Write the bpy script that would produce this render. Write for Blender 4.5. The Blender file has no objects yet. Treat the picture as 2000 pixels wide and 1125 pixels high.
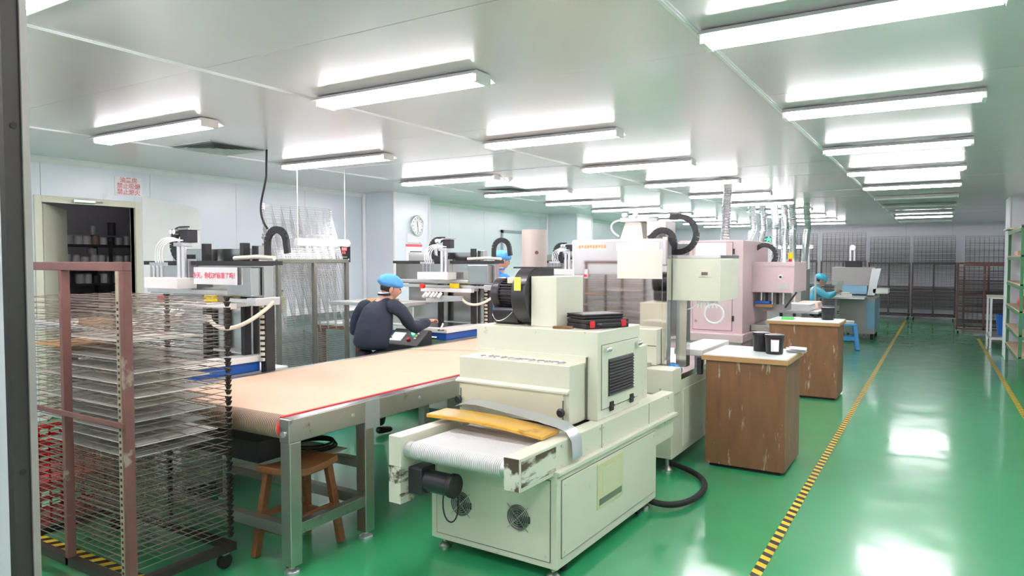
import bpy, bmesh, math, random
from mathutils import Vector, Matrix, Euler
random.seed(7)
SC = bpy.context.scene
COL = SC.collection
R = math.radians

# ------------------------------------------------------------------ camera, world, exposure
cam_d = bpy.data.cameras.new('camera'); cam = bpy.data.objects.new('camera', cam_d); COL.objects.link(cam)
cam_d.sensor_width = 36.0; cam_d.lens = 1363.0 / 2000 * 36.0; cam_d.clip_start = .05; cam_d.clip_end = 100
cam.location = (0, 0, 1.65); cam.rotation_euler = (R(90 - 2.27), 0, R(31.56))
SC.camera = cam
world = bpy.data.worlds.new('world'); SC.world = world; world.use_nodes = True
world.node_tree.nodes['Background'].inputs[0].default_value = (.90, .95, 1, 1)
world.node_tree.nodes['Background'].inputs[1].default_value = .35
SC.view_settings.view_transform = 'Standard'; SC.view_settings.look = 'None'
SC.view_settings.gamma = 1; SC.view_settings.use_curve_mapping = False
SC.view_settings.exposure = 1.15
TUBE = 26.0           # emission of a lit fluorescent tube
CEIL = 2.70; WX = -7.78; FY = 23.2; RX = 1.6; NY = .62

# ------------------------------------------------------------------ materials
MATS = {}
def mat(name, col, rough=.5, metal=0., var=.06, scale=6., bump=0., bscale=60., coat=0., spec=.5, dirt=None, dcol=(.1,.07,.05), dscale=5., emit=None, es=0., alpha=None, trans=0., stretch=None, crough=.08):
    if name in MATS: return MATS[name]
    m = bpy.data.materials.new(name); m.use_nodes = True; MATS[name] = m
    nt = m.node_tree; N = nt.nodes; L = nt.links; b = N['Principled BSDF']
    b.inputs['Roughness'].default_value = rough; b.inputs['Metallic'].default_value = metal
    b.inputs['Specular IOR Level'].default_value = spec
    if coat: b.inputs['Coat Weight'].default_value = coat; b.inputs['Coat Roughness'].default_value = crough
    tc = N.new('ShaderNodeTexCoord'); mp = N.new('ShaderNodeMapping'); L.new(tc.outputs['Object'], mp.inputs[0])
    if stretch: mp.inputs['Scale'].default_value = stretch
    nz = N.new('ShaderNodeTexNoise'); nz.inputs['Scale'].default_value = scale; nz.inputs['Detail'].default_value = 5
    L.new(mp.outputs[0], nz.inputs['Vector'])
    mx = N.new('ShaderNodeMix'); mx.data_type = 'RGBA'
    c0 = [max(0, c * (1 - var)) for c in col] + [1]; c1 = [min(1, c * (1 + var)) for c in col] + [1]
    mx.inputs[6].default_value = c0; mx.inputs[7].default_value = c1
    L.new(nz.outputs['Fac'], mx.inputs[0]); out = mx.outputs[2]
    if dirt is not None:
        n2 = N.new('ShaderNodeTexNoise'); n2.inputs['Scale'].default_value = dscale; n2.inputs['Detail'].default_value = 8; n2.inputs['Roughness'].default_value = .65
        L.new(mp.outputs[0], n2.inputs['Vector'])
        rp = N.new('ShaderNodeValToRGB'); rp.color_ramp.elements[0].position = dirt; rp.color_ramp.elements[1].position = min(1, dirt + .06)
        L.new(n2.outputs['Fac'], rp.inputs[0])
        m2 = N.new('ShaderNodeMix'); m2.data_type = 'RGBA'; L.new(rp.outputs[0], m2.inputs[0]); L.new(out, m2.inputs[6]); m2.inputs[7].default_value = (*dcol, 1)
        out = m2.outputs[2]
    L.new(out, b.inputs['Base Color'])
    if bump:
        n3 = N.new('ShaderNodeTexNoise'); n3.inputs['Scale'].default_value = bscale; L.new(mp.outputs[0], n3.inputs['Vector'])
        bp = N.new('ShaderNodeBump'); bp.inputs['Strength'].default_value = bump; bp.inputs['Distance'].default_value = .01
        L.new(n3.outputs['Fac'], bp.inputs['Height']); L.new(bp.outputs[0], b.inputs['Normal'])
    if emit: b.inputs['Emission Color'].default_value = (*emit, 1); b.inputs['Emission Strength'].default_value = es
    if trans: b.inputs['Transmission Weight'].default_value = trans
    if alpha is not None: b.inputs['Alpha'].default_value = alpha
    return m

def stripes(name, ca, cb, period, axis=0, rough=.5, skew=0., soft=.02, bump=0.):
    """two-colour stripes along an object axis (tape, mesh belts)"""
    m = bpy.data.materials.new(name); m.use_nodes = True; MATS[name] = m
    nt = m.node_tree; N = nt.nodes; L = nt.links; b = N['Principled BSDF']; b.inputs['Roughness'].default_value = rough
    tc = N.new('ShaderNodeTexCoord'); sp = N.new('ShaderNodeSeparateXYZ'); L.new(tc.outputs['Object'], sp.inputs[0])
    def math_(op, a, bb):
        n = N.new('ShaderNodeMath'); n.operation = op
        for i, x in enumerate((a, bb)):
            if x is None: continue
            if isinstance(x, (int, float)): n.inputs[i].default_value = x
            else: L.new(x, n.inputs[i])
        return n.outputs[0]
    v = math_('ADD', sp.outputs[axis], math_('MULTIPLY', sp.outputs[1 - axis], skew))
    v = math_('FRACT', math_('DIVIDE', v, period), None)
    rp = N.new('ShaderNodeValToRGB'); e = rp.color_ramp.elements
    e[0].position = .5 - soft; e[0].color = (*ca, 1); e[1].position = .5 + soft; e[1].color = (*cb, 1)
    L.new(v, rp.inputs[0])
    nz = N.new('ShaderNodeTexNoise'); nz.inputs['Scale'].default_value = 9; nz.inputs['Detail'].default_value = 6
    mx = N.new('ShaderNodeMix'); mx.data_type = 'RGBA'; mx.blend_type = 'MULTIPLY'; mx.inputs[0].default_value = .35
    L.new(tc.outputs['Object'], nz.inputs['Vector']); L.new(rp.outputs[0], mx.inputs[6]); L.new(nz.outputs['Color'], mx.inputs[7])
    L.new(mx.outputs[2] if name == 'tape' else rp.outputs[0], b.inputs['Base Color'])
    if bump:
        tri = math_('ABSOLUTE', math_('SUBTRACT', v, .5), None)
        bp = N.new('ShaderNodeBump'); bp.inputs['Strength'].default_value = bump; bp.inputs['Distance'].default_value = period
        L.new(tri, bp.inputs['Height']); L.new(bp.outputs[0], b.inputs['Normal'])
    return m

def epoxy():
    m = mat('floor_epoxy', (.028, .32, .125), .32, var=.14, scale=1.3, coat=1., crough=.10)
    nt = m.node_tree; N = nt.nodes; L = nt.links; b = N['Principled BSDF']
    tc = N.new('ShaderNodeTexCoord')
    n = N.new('ShaderNodeTexNoise'); n.inputs['Scale'].default_value = 3.5; n.inputs['Detail'].default_value = 7; L.new(tc.outputs['Object'], n.inputs['Vector'])
    mr = N.new('ShaderNodeMapRange'); mr.inputs['From Min'].default_value = .3; mr.inputs['From Max'].default_value = .7; mr.inputs['To Min'].default_value = .06; mr.inputs['To Max'].default_value = .20
    L.new(n.outputs['Fac'], mr.inputs[0]); L.new(mr.outputs[0], b.inputs['Coat Roughness'])
    n2 = N.new('ShaderNodeTexNoise'); n2.inputs['Scale'].default_value = 2.2; L.new(tc.outputs['Object'], n2.inputs['Vector'])
    bp = N.new('ShaderNodeBump'); bp.inputs['Strength'].default_value = .05; bp.inputs['Distance'].default_value = .05
    L.new(n2.outputs['Fac'], bp.inputs['Height']); L.new(bp.outputs[0], b.inputs['Coat Normal'])
    return m

M = dict(
 floor=epoxy(),
 ceil=mat('ceiling_steel', (.67,.66,.66), .36, var=.03, scale=1.5, coat=.8, crough=.19, bump=.02, bscale=2.),
 ceilseam=mat('ceiling_joint', (.30,.32,.31), .6),
 trim=mat('white_aluminium', (.80,.82,.82), .35, coat=.3),
 wall=mat('wall_panel', (.70,.765,.81), .38, var=.03, scale=1.2, coat=.35, crough=.2),
 farwall=mat('far_wall_panel', (.84,.83,.90), .5, var=.03, scale=1.),
 wallseam=mat('wall_joint', (.36,.42,.47), .6),
 patch=mat('white_repaint', (.84,.86,.84), .7, var=.04),
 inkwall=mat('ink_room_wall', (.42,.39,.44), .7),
 creamdoor=mat('cream_door', (.67,.66,.53), .45, var=.05, scale=3.),
 jamb=mat('dark_jamb', (.026,.023,.02), .6, var=.3, scale=4., dirt=.66, dcol=(.02,.015,.012)),
 jambedge=mat('jamb_edge', (.30,.29,.26), .5, var=.2),
 nearwall=mat('near_wall_white', (.72,.74,.76), .5, var=.03),
 cream=mat('cream_enamel', (.69,.70,.56), .42, var=.06, scale=4., dirt=.665, dcol=(.30,.26,.18), dscale=7., coat=.15),
 creamworn=mat('cream_enamel_worn', (.69,.70,.58), .45, var=.06, scale=4., dirt=.50, dcol=(.09,.06,.04), dscale=7., stretch=(1,.25,1)),
 creamflap=mat('cream_flap', (.72,.69,.50), .45, var=.05),
 groove=mat('panel_groove', (.16,.15,.12), .7),
 black=mat('black_plastic', (.018,.018,.02), .45, var=.2),
 motor=mat('motor_enamel', (.022,.022,.026), .35, var=.2, coat=.2),
 rubber=mat('black_rubber', (.012,.012,.012), .7),
 steel=mat('stainless', (.62,.62,.61), .18, 1., var=.06, scale=2., bump=.015, bscale=30.),
 mirror=mat('mirror_stainless', (.74,.71,.70), .045, 1., var=.03, bump=.008, bscale=3.),
 dullsteel=mat('dull_stainless', (.52,.51,.48), .34, 1., var=.12, scale=3., dirt=.63, dcol=(.25,.21,.16), dscale=4.),
 chrome=mat('chrome', (.8,.8,.8), .1, 1., var=0),
 alu=mat('aluminium', (.70,.71,.72), .35, .85, var=.04),
 rust=mat('rust_paint', (.16,.066,.055), .55, var=.25, scale=8., dirt=.63, dcol=(.30,.25,.20)),
 strip=mat('hinge_strip', (.34,.28,.20), .6, var=.3, scale=14.),
 wire=mat('rusty_wire', (.27,.22,.18), .4, .6, var=.35, scale=10.),
 wirelight=mat('zinc_wire', (.42,.43,.42), .38, .8, var=.15, scale=8.),
 wiredark=mat('grey_wire', (.10,.09,.085), .5, .5, var=.3, scale=8.),
 spring=mat('spring_black', (.035,.026,.02), .5, .3),
 sheet=mat('sheet_white', (.86,.83,.76), .25, var=.04, coat=.3),
 sheetgrey=mat('sheet_grey', (.62,.61,.58), .22, var=.05, coat=.4),
 sheetorange=mat('sheet_orange', (.55,.28,.08), .4),
 belt=None,
 beige=mat('beige_belt', (.60,.42,.29), .75, var=.05, scale=5.),
 redtape=mat('red_edge', (.65,.03,.03), .5),
 wood=mat('stool_wood', (.22,.085,.03), .42, var=.4, scale=7., stretch=(1.,6.,6.), coat=.2),
 cabwood=mat('cabinet_board', (.205,.092,.040), .5, var=.35, scale=3., stretch=(5.,5.,1.), dirt=.61, dcol=(.42,.32,.24), dscale=4.),
 cabtop=mat('cabinet_top_cloth', (.66,.72,.70), .5, var=.06),
 tapebrown=mat('brown_edge', (.42,.24,.10), .5, var=.2),
 yellowboard=mat('yellow_board', (.62,.35,.035), .22, var=.2, scale=6., coat=.6, dirt=.62, dcol=(.40,.19,.02)),
 foil=mat('silver_foil', (.56,.60,.61), .32, .7, bump=.15, bscale=14.),
 pink=mat('pink_enamel', (.57,.44,.445), .42, var=.04, scale=2.),
 pinkdark=mat('pink_gap', (.20,.14,.15), .6),
 paper=mat('paper', (.86,.86,.86), .7, var=.02),
 paperyellow=mat('paper_cream', (.84,.79,.70), .7, var=.03),
 pinkpaper=mat('pink_paper', (.80,.60,.52), .7),
 red=mat('red_plastic', (.62,.02,.025), .38, var=.1),
 redbtn=mat('red_button', (.70,.03,.03), .3),
 blue=mat('blue_enamel', (.012,.10,.42), .35, var=.08),
 bluebox=mat('blue_plastic', (.012,.11,.46), .4, var=.1),
 bluestool=mat('light_blue_plastic', (.055,.31,.66), .4, var=.06),
 yellow=mat('yellow_plastic', (.85,.62,.0), .4),
 fadedlabel=mat('faded_label', (.66,.66,.44), .45, var=.08),
 yellowlabel=mat('yellow_label', (.80,.72,.10), .5),
 labelpocket=mat('label_pocket', (.63,.64,.38), .3, var=.08),
 labelbar=mat('label_bar', (.16,.20,.14), .4),
 white=mat('white_plastic', (.83,.83,.80), .4, var=.03),
 hose=mat('cream_hose', (.72,.68,.56), .45),
 green=mat('green_paint', (.05,.19,.08), .5, var=.15),
 greenbit=mat('green_plastic', (.10,.55,.10), .45),
 shelfwood=mat('shelf_board', (.50,.36,.24), .6, var=.15),
 greymach=mat('grey_machine', (.34,.33,.32), .4, .2, var=.06),
 bluemach=mat('pale_blue_panel', (.22,.42,.58), .45, var=.06),
 skin=mat('skin', (.56,.30,.21), .5, var=.06),
 hair=mat('black_hair', (.02,.016,.014), .6, bump=.3, bscale=200),
 navy=mat('navy_cloth', (.018,.026,.048), .8, var=.25, scale=14., bump=.6, bscale=14.),
 bluecloth=mat('blue_cloth', (.02,.19,.62), .75, var=.12, scale=9., bump=.3, bscale=9.),
 cyancloth=mat('pale_blue_cloth', (.10,.45,.62), .75, var=.1, scale=9., bump=.3, bscale=9.),
 cap=mat('blue_cap_cloth', (.10,.38,.76), .8, var=.12, scale=20., bump=.5, bscale=26.),
 cyancap=mat('cyan_cap_cloth', (.06,.45,.62), .8, var=.12, scale=20., bump=.5, bscale=26.),
 trousers=mat('dark_trousers', (.02,.022,.03), .8),
 shoe=mat('black_shoe', (.012,.012,.012), .5),
 collar=mat('white_collar', (.8,.8,.8), .8),
 duct=mat('flex_duct', (.66,.67,.68), .22, .9, var=.08, scale=3.),
 tin=mat('grey_tin', (.40,.41,.42), .4, .3, var=.15, scale=9.),
 tinwhite=mat('pale_tin', (.58,.57,.56), .45, var=.1),
 tinbrown=mat('brown_tin', (.30,.20,.16), .5, var=.1),
 tindark=mat('dark_tin', (.035,.035,.035), .5),
 tingreen=mat('green_jar', (.10,.20,.12), .4),
 shelfdark=mat('dark_shelf', (.03,.03,.03), .5),
 blackpail=mat('black_pail', (.014,.014,.016), .35, var=.1),
 glass=mat('panel_glass', (.5,.7,.66), .05),
 screen=mat('lit_screen', (.3,.4,.42), .3, emit=(.55,.75,.78), es=.55),
 greenled=mat('green_light', (.1,.9,.4), .3, emit=(.05,1,.45), es=5.),
 redled=mat('red_digits', (.9,.05,.05), .3, emit=(1,.05,.05), es=4.),
 exitled=mat('exit_green', (.05,.7,.3), .3, emit=(.05,.9,.35), es=1.6),
 tube=mat('lit_tube', (1,1,1), .4, emit=(1.,.925,1.), es=TUBE, var=0),
 tubeoff=mat('dark_tube', (.75,.77,.78), .3),
 pendtube=mat('pendant_tube', (1,1,1), .4, emit=(1.,.95,1.), es=9., var=0),
 inkfilltube=mat('ink_room_fill_tube', (1,1,1), .4, emit=(1.,.95,1.), es=5., var=0),
 scuff=mat('floor_scuff', (.02,.09,.05), .2),
 vent=mat('vent_grille', (.42,.47,.46), .5),
 inkred=mat('ink_red', (.78,.10,.14), .6),
 inkredpale=mat('ink_red_pale', (.80,.22,.26), .6),
 inkdark=mat('ink_black', (.04,.04,.05), .6),
 orangetext=mat('orange_letters', (.75,.33,.12), .5),
 potgreen=mat('yellow_green_bottle', (.50,.60,.05), .4),
)
M['tape'] = stripes('tape', (.02,.016,.01), (.80,.58,.02), .10, 1, .45, skew=.55)
M['belt'] = stripes('white_belt', (.40,.40,.38), (.84,.84,.82), .012, 0, .55, bump=.5, soft=.2)
M['beltdark'] = stripes('beige_belt_ribs', (.14,.095,.06), (.46,.33,.23), .014, 0, .7, bump=.5, soft=.2)

# ------------------------------------------------------------------ mesh helper
class MB:
    def __init__(s): s.v = []; s.f = []; s.m = []; s.mi = 0
    def _add(s, vs, fs):
        o = len(s.v); s.v += [tuple(x) for x in vs]; s.f += [tuple(i + o for i in f) for f in fs]; s.m += [s.mi] * len(fs); return s
    def box(s, x0, x1, y0, y1, z0, z1, rot=None, piv=None):
        vs = [Vector((x, y, z)) for z in (z0, z1) for x, y in ((x0,y0),(x1,y0),(x1,y1),(x0,y1))]
        if rot is not None:
            p = Vector(piv) if piv is not None else Vector(((x0+x1)/2,(y0+y1)/2,(z0+z1)/2)); m = Euler(rot).to_matrix()
            vs = [m @ (v - p) + p for v in vs]
        return s._add(vs, [(0,3,2,1),(4,5,6,7),(0,1,5,4),(1,2,6,5),(2,3,7,6),(3,0,4,7)])
    def bar(s, a, b, w, h=None, up=(0,0,1)):
        a = Vector(a); b = Vector(b); h = h or w; d = (b - a).normalized(); u = Vector(up)
        if abs(d.dot(u)) > .95: u = Vector((1,0,0)) if abs(d.x) < .9 else Vector((0,1,0))
        x = d.cross(u).normalized(); y = x.cross(d)
        vs = [p + x*sx*w/2 + y*sy*h/2 for p in (a, b) for sx, sy in ((-1,-1),(1,-1),(1,1),(-1,1))]
        return s._add(vs, [(0,3,2,1),(4,5,6,7),(0,1,5,4),(1,2,6,5),(2,3,7,6),(3,0,4,7)])
    def cyl(s, a, b, r, r1=None, n=16, caps=True):
        a = Vector(a); b = Vector(b); r1 = r if r1 is None else r1; d = (b - a).normalized()
        u = Vector((0,0,1)) if abs(d.z) < .9 else Vector((1,0,0)); x = d.cross(u).normalized(); y = d.cross(x)
        vs = [p + (x*math.cos(t) + y*math.sin(t))*q for p, q in ((a, r), (b, r1)) for t in [2*math.pi*i/n for i in range(n)]]
        fs = [(i, i+n, (i+1)%n+n, (i+1)%n) for i in range(n)]
        if caps: fs += [tuple(range(n)), tuple(range(2*n-1, n-1, -1))]
        return s._add(vs, fs)
    def tube(s, pts, r, n=8, caps=True):
        P = [Vector(p) for p in pts]; vs = []; fs = []; x = None
        for i, p in enumerate(P):
            d = (P[min(i+1, len(P)-1)] - P[max(i-1, 0)]).normalized()
            if x is None:
                u = Vector((0,0,1)) if abs(d.z) < .9 else Vector((1,0,0)); x = d.cross(u).normalized()
            else: x = (x - d*x.dot(d)).normalized()
            y = d.cross(x); rr = r[i] if isinstance(r, (list, tuple)) else r
            vs += [p + (x*math.cos(t) + y*math.sin(t))*rr for t in [2*math.pi*k/n for k in range(n)]]
        for i in range(len(P)-1):
            for k in range(n): fs.append((i*n+k, i*n+(k+1)%n, (i+1)*n+(k+1)%n, (i+1)*n+k))
        if caps: fs += [tuple(range(n-1,-1,-1)), tuple(range((len(P)-1)*n, len(P)*n))]
        return s._add(vs, fs)
    def prism(s, poly, ax, a, b):
        """extrude a 2-D polygon along axis ax (0,1,2) from a to b"""
        n = len(poly)
        def pt(p, t): return {0:(t,p[0],p[1]),1:(p[0],t,p[1]),2:(p[0],p[1],t)}[ax]
        vs = [pt(p, a) for p in poly] + [pt(p, b) for p in poly]
        return s._add(vs, [(i,(i+1)%n,(i+1)%n+n,i+n) for i in range(n)] + [tuple(range(n-1,-1,-1)), tuple(range(n,2*n))])
    def lathe(s, prof, n=20, c=(0,0,0)):
        vs = [(c[0]+r*math.cos(2*math.pi*k/n), c[1]+r*math.sin(2*math.pi*k/n), c[2]+z) for r, z in prof for k in range(n)]
        fs = [(i*n+k, i*n+(k+1)%n, (i+1)*n+(k+1)%n, (i+1)*n+k) for i in range(len(prof)-1) for k in range(n)]
        fs += [tuple(range(n-1,-1,-1)), tuple(range((len(prof)-1)*n, len(prof)*n))]
        return s._add(vs, fs)
    def ring(s, c, R_, r, ax=0, n=20, m=6):
        P = []
        for i in range(n+1):
            t = 2*math.pi*i/n; q = [0,0,0]; q[(ax+1)%3] = R_*math.cos(t); q[(ax+2)%3] = R_*math.sin(t)
            P.append(Vector(c)+Vector(q))
        return s.tube(P, r, m, caps=False)
    def mesh(s, name, mats, smooth=None):
        me = bpy.data.meshes.new(name); me.from_pydata(s.v, [], s.f)
        mats = mats if isinstance(mats, (list, tuple)) else [mats]
        for m in mats: me.materials.append(m)
        if len(mats) > 1: me.polygons.foreach_set('material_index', s.m)
        bm = bmesh.new(); bm.from_mesh(me); bmesh.ops.recalc_face_normals(bm, faces=bm.faces); bm.to_mesh(me); bm.free()
        if smooth is not None:
            me.polygons.foreach_set('use_smooth', [True]*len(me.polygons)); me.set_sharp_from_angle(angle=R(smooth))
        return me
    def build(s, name, mats, parent=None, smooth=None, bevel=0, loc=None, rot=None, label=None):
        o = link(name, s.mesh(name, mats, smooth), parent, loc, rot, label)
        if bevel:
            b = o.modifiers.new('bevel', 'BEVEL'); b.width = bevel; b.segments = 2; b.limit_method = 'ANGLE'; b.angle_limit = R(40)
        return o

def link(name, me, parent=None, loc=None, rot=None, label=None):
    o = bpy.data.objects.new(name, me); COL.objects.link(o)
    if parent: o.parent = parent
    if loc is not None: o.location = loc
    if rot is not None: o.rotation_euler = rot
    if label: o['label'] = label
    return o
def tag(o, label, cat, group=None, kind=None):
    if label: o['label'] = label
    if cat: o['category'] = cat
    if group: o['group'] = group
    if kind: o['kind'] = kind
    return o
def thing(name, label, cat, loc=(0,0,0), rotz=0., group=None):
    o = bpy.data.objects.new(name, None); COL.objects.link(o); o.empty_display_size = .1
    o.location = loc; o.rotation_euler = (0,0,rotz); return tag(o, label, cat, group)
def struct(o): o['kind'] = 'structure'; return o
def dup(root, loc, rotz=None, label=None, group=None):
    def cp(o, par):
        c = o.copy(); COL.objects.link(c); c.parent = par
        for ch in o.children: cp(ch, c)
        return c
    r = cp(root, None); r.location = loc
    if rotz is not None: r.rotation_euler = (0,0,rotz)
    if label: r['label'] = label
    if group: r['group'] = group
    return r
def text(s, name, size, m, parent, loc, rot, align='CENTER', ext=.0006, bold=0.):
    cu = bpy.data.curves.new('t', 'FONT'); cu.body = s; cu.size = size; cu.align_x = align; cu.align_y = 'CENTER'; cu.extrude = ext; cu.offset = bold; cu.resolution_u = 3
    t = bpy.data.objects.new('t', cu); COL.objects.link(t)
    dg = bpy.context.evaluated_depsgraph_get(); me = bpy.data.meshes.new_from_object(t.evaluated_get(dg))
    bpy.data.objects.remove(t); me.materials.clear(); me.materials.append(m)
    return link(name, me, parent, loc, rot)
ORD = ['first','second','third','fourth','fifth','sixth','seventh','eighth','ninth','tenth','eleventh','twelfth']
def arc(c, r, a0, a1, n, plane='xz'):
    P = []
    for i in range(n+1):
        t = R(a0 + (a1-a0)*i/n); d = (r*math.cos(t), r*math.sin(t))
        P.append({'xz':(c[0]+d[0],c[1],c[2]+d[1]),'yz':(c[0],c[1]+d[0],c[2]+d[1]),'xy':(c[0]+d[0],c[1]+d[1],c[2])}[plane])
    return P
def bez(a, b, c, d, n=14):
    a,b,c,d = map(Vector,(a,b,c,d))
    return [a*(1-t)**3+b*3*t*(1-t)**2+c*3*t*t*(1-t)+d*t**3 for t in [i/n for i in range(n+1)]]
# ------------------------------------------------------------------ room shell
o = floor_o = struct(MB().box(-10.3, RX+.1, -2.6, FY+.1, -.1, 0).build('floor', M['floor']))
tag(o, 'glossy green epoxy floor of the workshop', None)
ceil = struct(MB().box(-10.3, RX+.1, -2.6, FY+.1, CEIL+.012, CEIL+.10).build('ceiling', M['ceilseam']))
tag(ceil, 'low ceiling of glossy pale grey metal panels', None)
xs = [WX, -6.12, -3.49, -.98, RX]; y0 = 2.41 - 1.137*4
for i in range(4):
    a, b = xs[i]+.002, xs[i+1]-.002
    me = MB().box(-(b-a)/2, (b-a)/2, -.566, .566, 0, .02).mesh('ceiling_panel', M['ceil'])
    k = 0
    while y0 + k*1.137 < FY:
        p = link('ceiling_panel', me, ceil, ((a+b)/2, y0+k*1.137+.5685, CEIL), (R(random.uniform(-.12,.12)), R(random.uniform(-.06,.06)), 0))
        k += 1
for i, x in enumerate(xs[1:4]):
    tr = struct(MB().box(x-.016, x+.016, -2.5, FY, CEIL-.006, CEIL+.004).box(x-.004, x+.004, -2.5, FY, CEIL-.010, CEIL-.004).build('trim_%d' % (i+1), M['trim']))
    tag(tr, 'white joint strip running along the ceiling, ' + ['over the wall side printers','over the conveyor','over the aisle'][i], None)
cv = struct(MB().prism([(WX, CEIL-.06), (WX, CEIL), (WX+.06, CEIL), (WX+.03, CEIL-.018)], 1, -2.5, FY).build('trim_4', M['trim']))
# the prism above is drawn in x,z
tag(cv, 'white coving between left wall and ceiling', None)

# left wall with its doorway, seen panels are parts
DY0, DY1, DZ = 3.55, 4.51, 2.24
w = MB()
for a, b, z0, z1 in ((-2.5, DY0, 0, CEIL), (DY1, FY, 0, CEIL), (DY0, DY1, DZ, CEIL)): w.box(WX-.08, WX-.012, a, b, z0, z1)
wl = struct(w.build('wall_left', M['wallseam'])); tag(wl, 'pale blue panel wall along the left side', None)
k = -6
while 3.55 + 1.15*k < FY:
    a, b = 3.55+1.15*k+.002, min(3.55+1.15*(k+1)-.002, FY)
    if k == 0:
        MB().box(WX-.014, WX, a, DY1, DZ, CEIL).build('wall_panel', M['wall'], wl)
        MB().box(WX-.014, WX, DY1+.001, b, 0, CEIL).build('wall_panel', M['wall'], wl)
    else: MB().box(WX-.014, WX, a, b, 0, CEIL).build('wall_panel', M['wall'], wl)
    k += 1
# white repainted patch beside the doorway, ragged upper edge
pp = [(4.60, 0.02)]; pp += [(5.33 + random.uniform(-.015,.015), z) for z in [i*.18 for i in range(1,12)]]
pp += [(5.34,2.10),(5.33,2.24),(5.26,2.30),(5.15,2.31),(5.05,2.335),(4.93,2.33),(4.82,2.36),(4.70,2.37),(4.60,2.39)]
MB().prism(pp, 0, WX-.002, WX+.0025).build('repaint_patch', M['patch'], wl, label='white repainted patch with a ragged edge')
# doorway frame and open leaf
fr = MB().box(WX-.09, WX+.02, DY0-.07, DY0, 0, DZ+.07).box(WX-.09, WX+.02, DY1, DY1+.07, 0, DZ+.07).box(WX-.09, WX+.02, DY0, DY1, DZ, DZ+.07)
d1 = struct(fr.build('door_1', M['creamdoor'], bevel=.004)); tag(d1, 'cream doorway into the ink room with its leaf open', None)
lf = MB().box(0, .04, 0, .95, .01, DZ-.01).build('door_leaf', M['creamdoor'], d1, loc=(WX-.05, DY0+.005, 0), rot=(0,0,R(52)), bevel=.003)
MB().tube([(.045,.86,1.0),(.09,.86,1.0),(.09,.76,1.0)], .01).build('door_handle', M['chrome'], lf, smooth=40)
MB().box(WX+.0205, WX+.06, 3.84, 4.06, DZ+.012, DZ+.052).cyl((WX+.04,4.06,DZ+.03),(WX+.09,4.12,DZ+.03),.008).build('door_closer', M['chrome'], d1, bevel=.008)
# ink room
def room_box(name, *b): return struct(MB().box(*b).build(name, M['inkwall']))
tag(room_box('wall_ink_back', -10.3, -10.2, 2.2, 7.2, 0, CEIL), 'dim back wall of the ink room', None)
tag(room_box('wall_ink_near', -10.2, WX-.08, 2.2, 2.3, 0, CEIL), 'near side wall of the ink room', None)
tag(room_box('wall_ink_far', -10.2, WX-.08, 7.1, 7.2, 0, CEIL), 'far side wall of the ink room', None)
# far, right, near and back walls
wf = struct(MB().box(WX, RX+.1, FY+.02, FY+.1, 0, CEIL).build('wall_far', M['wallseam'])); tag(wf, 'lilac grey panel wall at the far end', None)
x = WX
while x < RX:
    MB().box(x+.002, min(x+1.15, RX)-.002, FY, FY+.022, 0, CEIL).build('wall_panel', M['farwall'], wf); x += 1.15
wr = struct(MB().box(RX+.02, RX+.1, -2.5, FY, 0, CEIL).build('wall_right', M['wallseam'])); tag(wr, 'pale panel wall right of the aisle', None)
y = -2.5
while y < FY:
    MB().box(RX, RX+.022, y+.002, min(y+1.15, FY)-.002, 0, CEIL).build('wall_panel', M['farwall'], wr); y += 1.15
struct(tag(MB().box(-7.9, RX+.1, -2.6, -2.5, 0, CEIL).build('wall_back', M['nearwall']), 'white wall behind the entrance', None))
wn = struct(tag(MB().box(WX, -1.49, .613, .648, 0, CEIL).build('wall_near', M['nearwall']), 'white partition panel at the very left edge', None))
jb = MB().box(-1.49, -1.469, .611, .650, 0, CEIL).build('jamb_channel', M['jamb'], wn, label='dark steel channel capping the partition')
MB().box(-1.4685, -1.464, .640, .652, 0, CEIL).build('channel_lip', M['jambedge'], jb)
for k, z in enumerate((.35, .75, 1.25, 1.9)):
    MB().cyl((-1.4692,.627,z),(-1.4675,.627,z),.006,n=10).build('rivet', M['rubber'], jb)
# columns
def column(n, x0, x1, ya, yb, label, m):
    c = struct(tag(MB().box(x0, x1, ya, yb, 0, CEIL).build('wall_column_%d' % n, m), label, None))
    return c
c1 = column(1, WX, -7.155, 8.2, 9.06, 'boxed column carrying the wall clock', M['wall'])
c2 = column(2, WX, -7.0, 14.2, 15.0, 'boxed column beyond the blue clad worker', M['wall'])
c3 = column(3, .945, RX, 14.14, 14.9, 'boxed white column behind the green shelf', M['farwall'])
for c, x0, ya, yb in ((c1,-7.155,8.2,9.06), (c2,-7.0,14.2,15.0)):
    for y in (ya, yb): MB().cyl((x0-.008,y+(.008 if y==ya else -.008),0),(x0-.008,y+(.008 if y==ya else -.008),CEIL),.028,n=12).build('corner_bead', M['trim'], c, smooth=40)
    MB().cyl((WX+.02,ya-.02,0),(WX+.02,ya-.02,CEIL),.032,n=12).build('corner_bead', M['trim'], c, smooth=40)
MB().cyl((.955,14.15,0),(.955,14.15,CEIL),.025,n=12).build('corner_bead', M['trim'], c3, smooth=40)
# second door, shut
d2 = struct(MB().box(WX, WX+.03, 12.22, 12.28, 0, 2.28).box(WX, WX+.03, 13.22, 13.28, 0, 2.28).box(WX, WX+.03, 12.22, 13.28, 2.22, 2.28).build('door_2', M['wallseam']))
tag(d2, 'closed pale door in the left wall', None)
MB().box(WX+.002, WX+.016, 12.285, 13.215, .01, 2.215).build('door_leaf', M['wall'], d2)
MB().tube([(WX+.016,13.12,1.05),(WX+.06,13.12,1.05),(WX+.06,13.0,1.05)],.01).build('door_handle', M['chrome'], d2)

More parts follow.
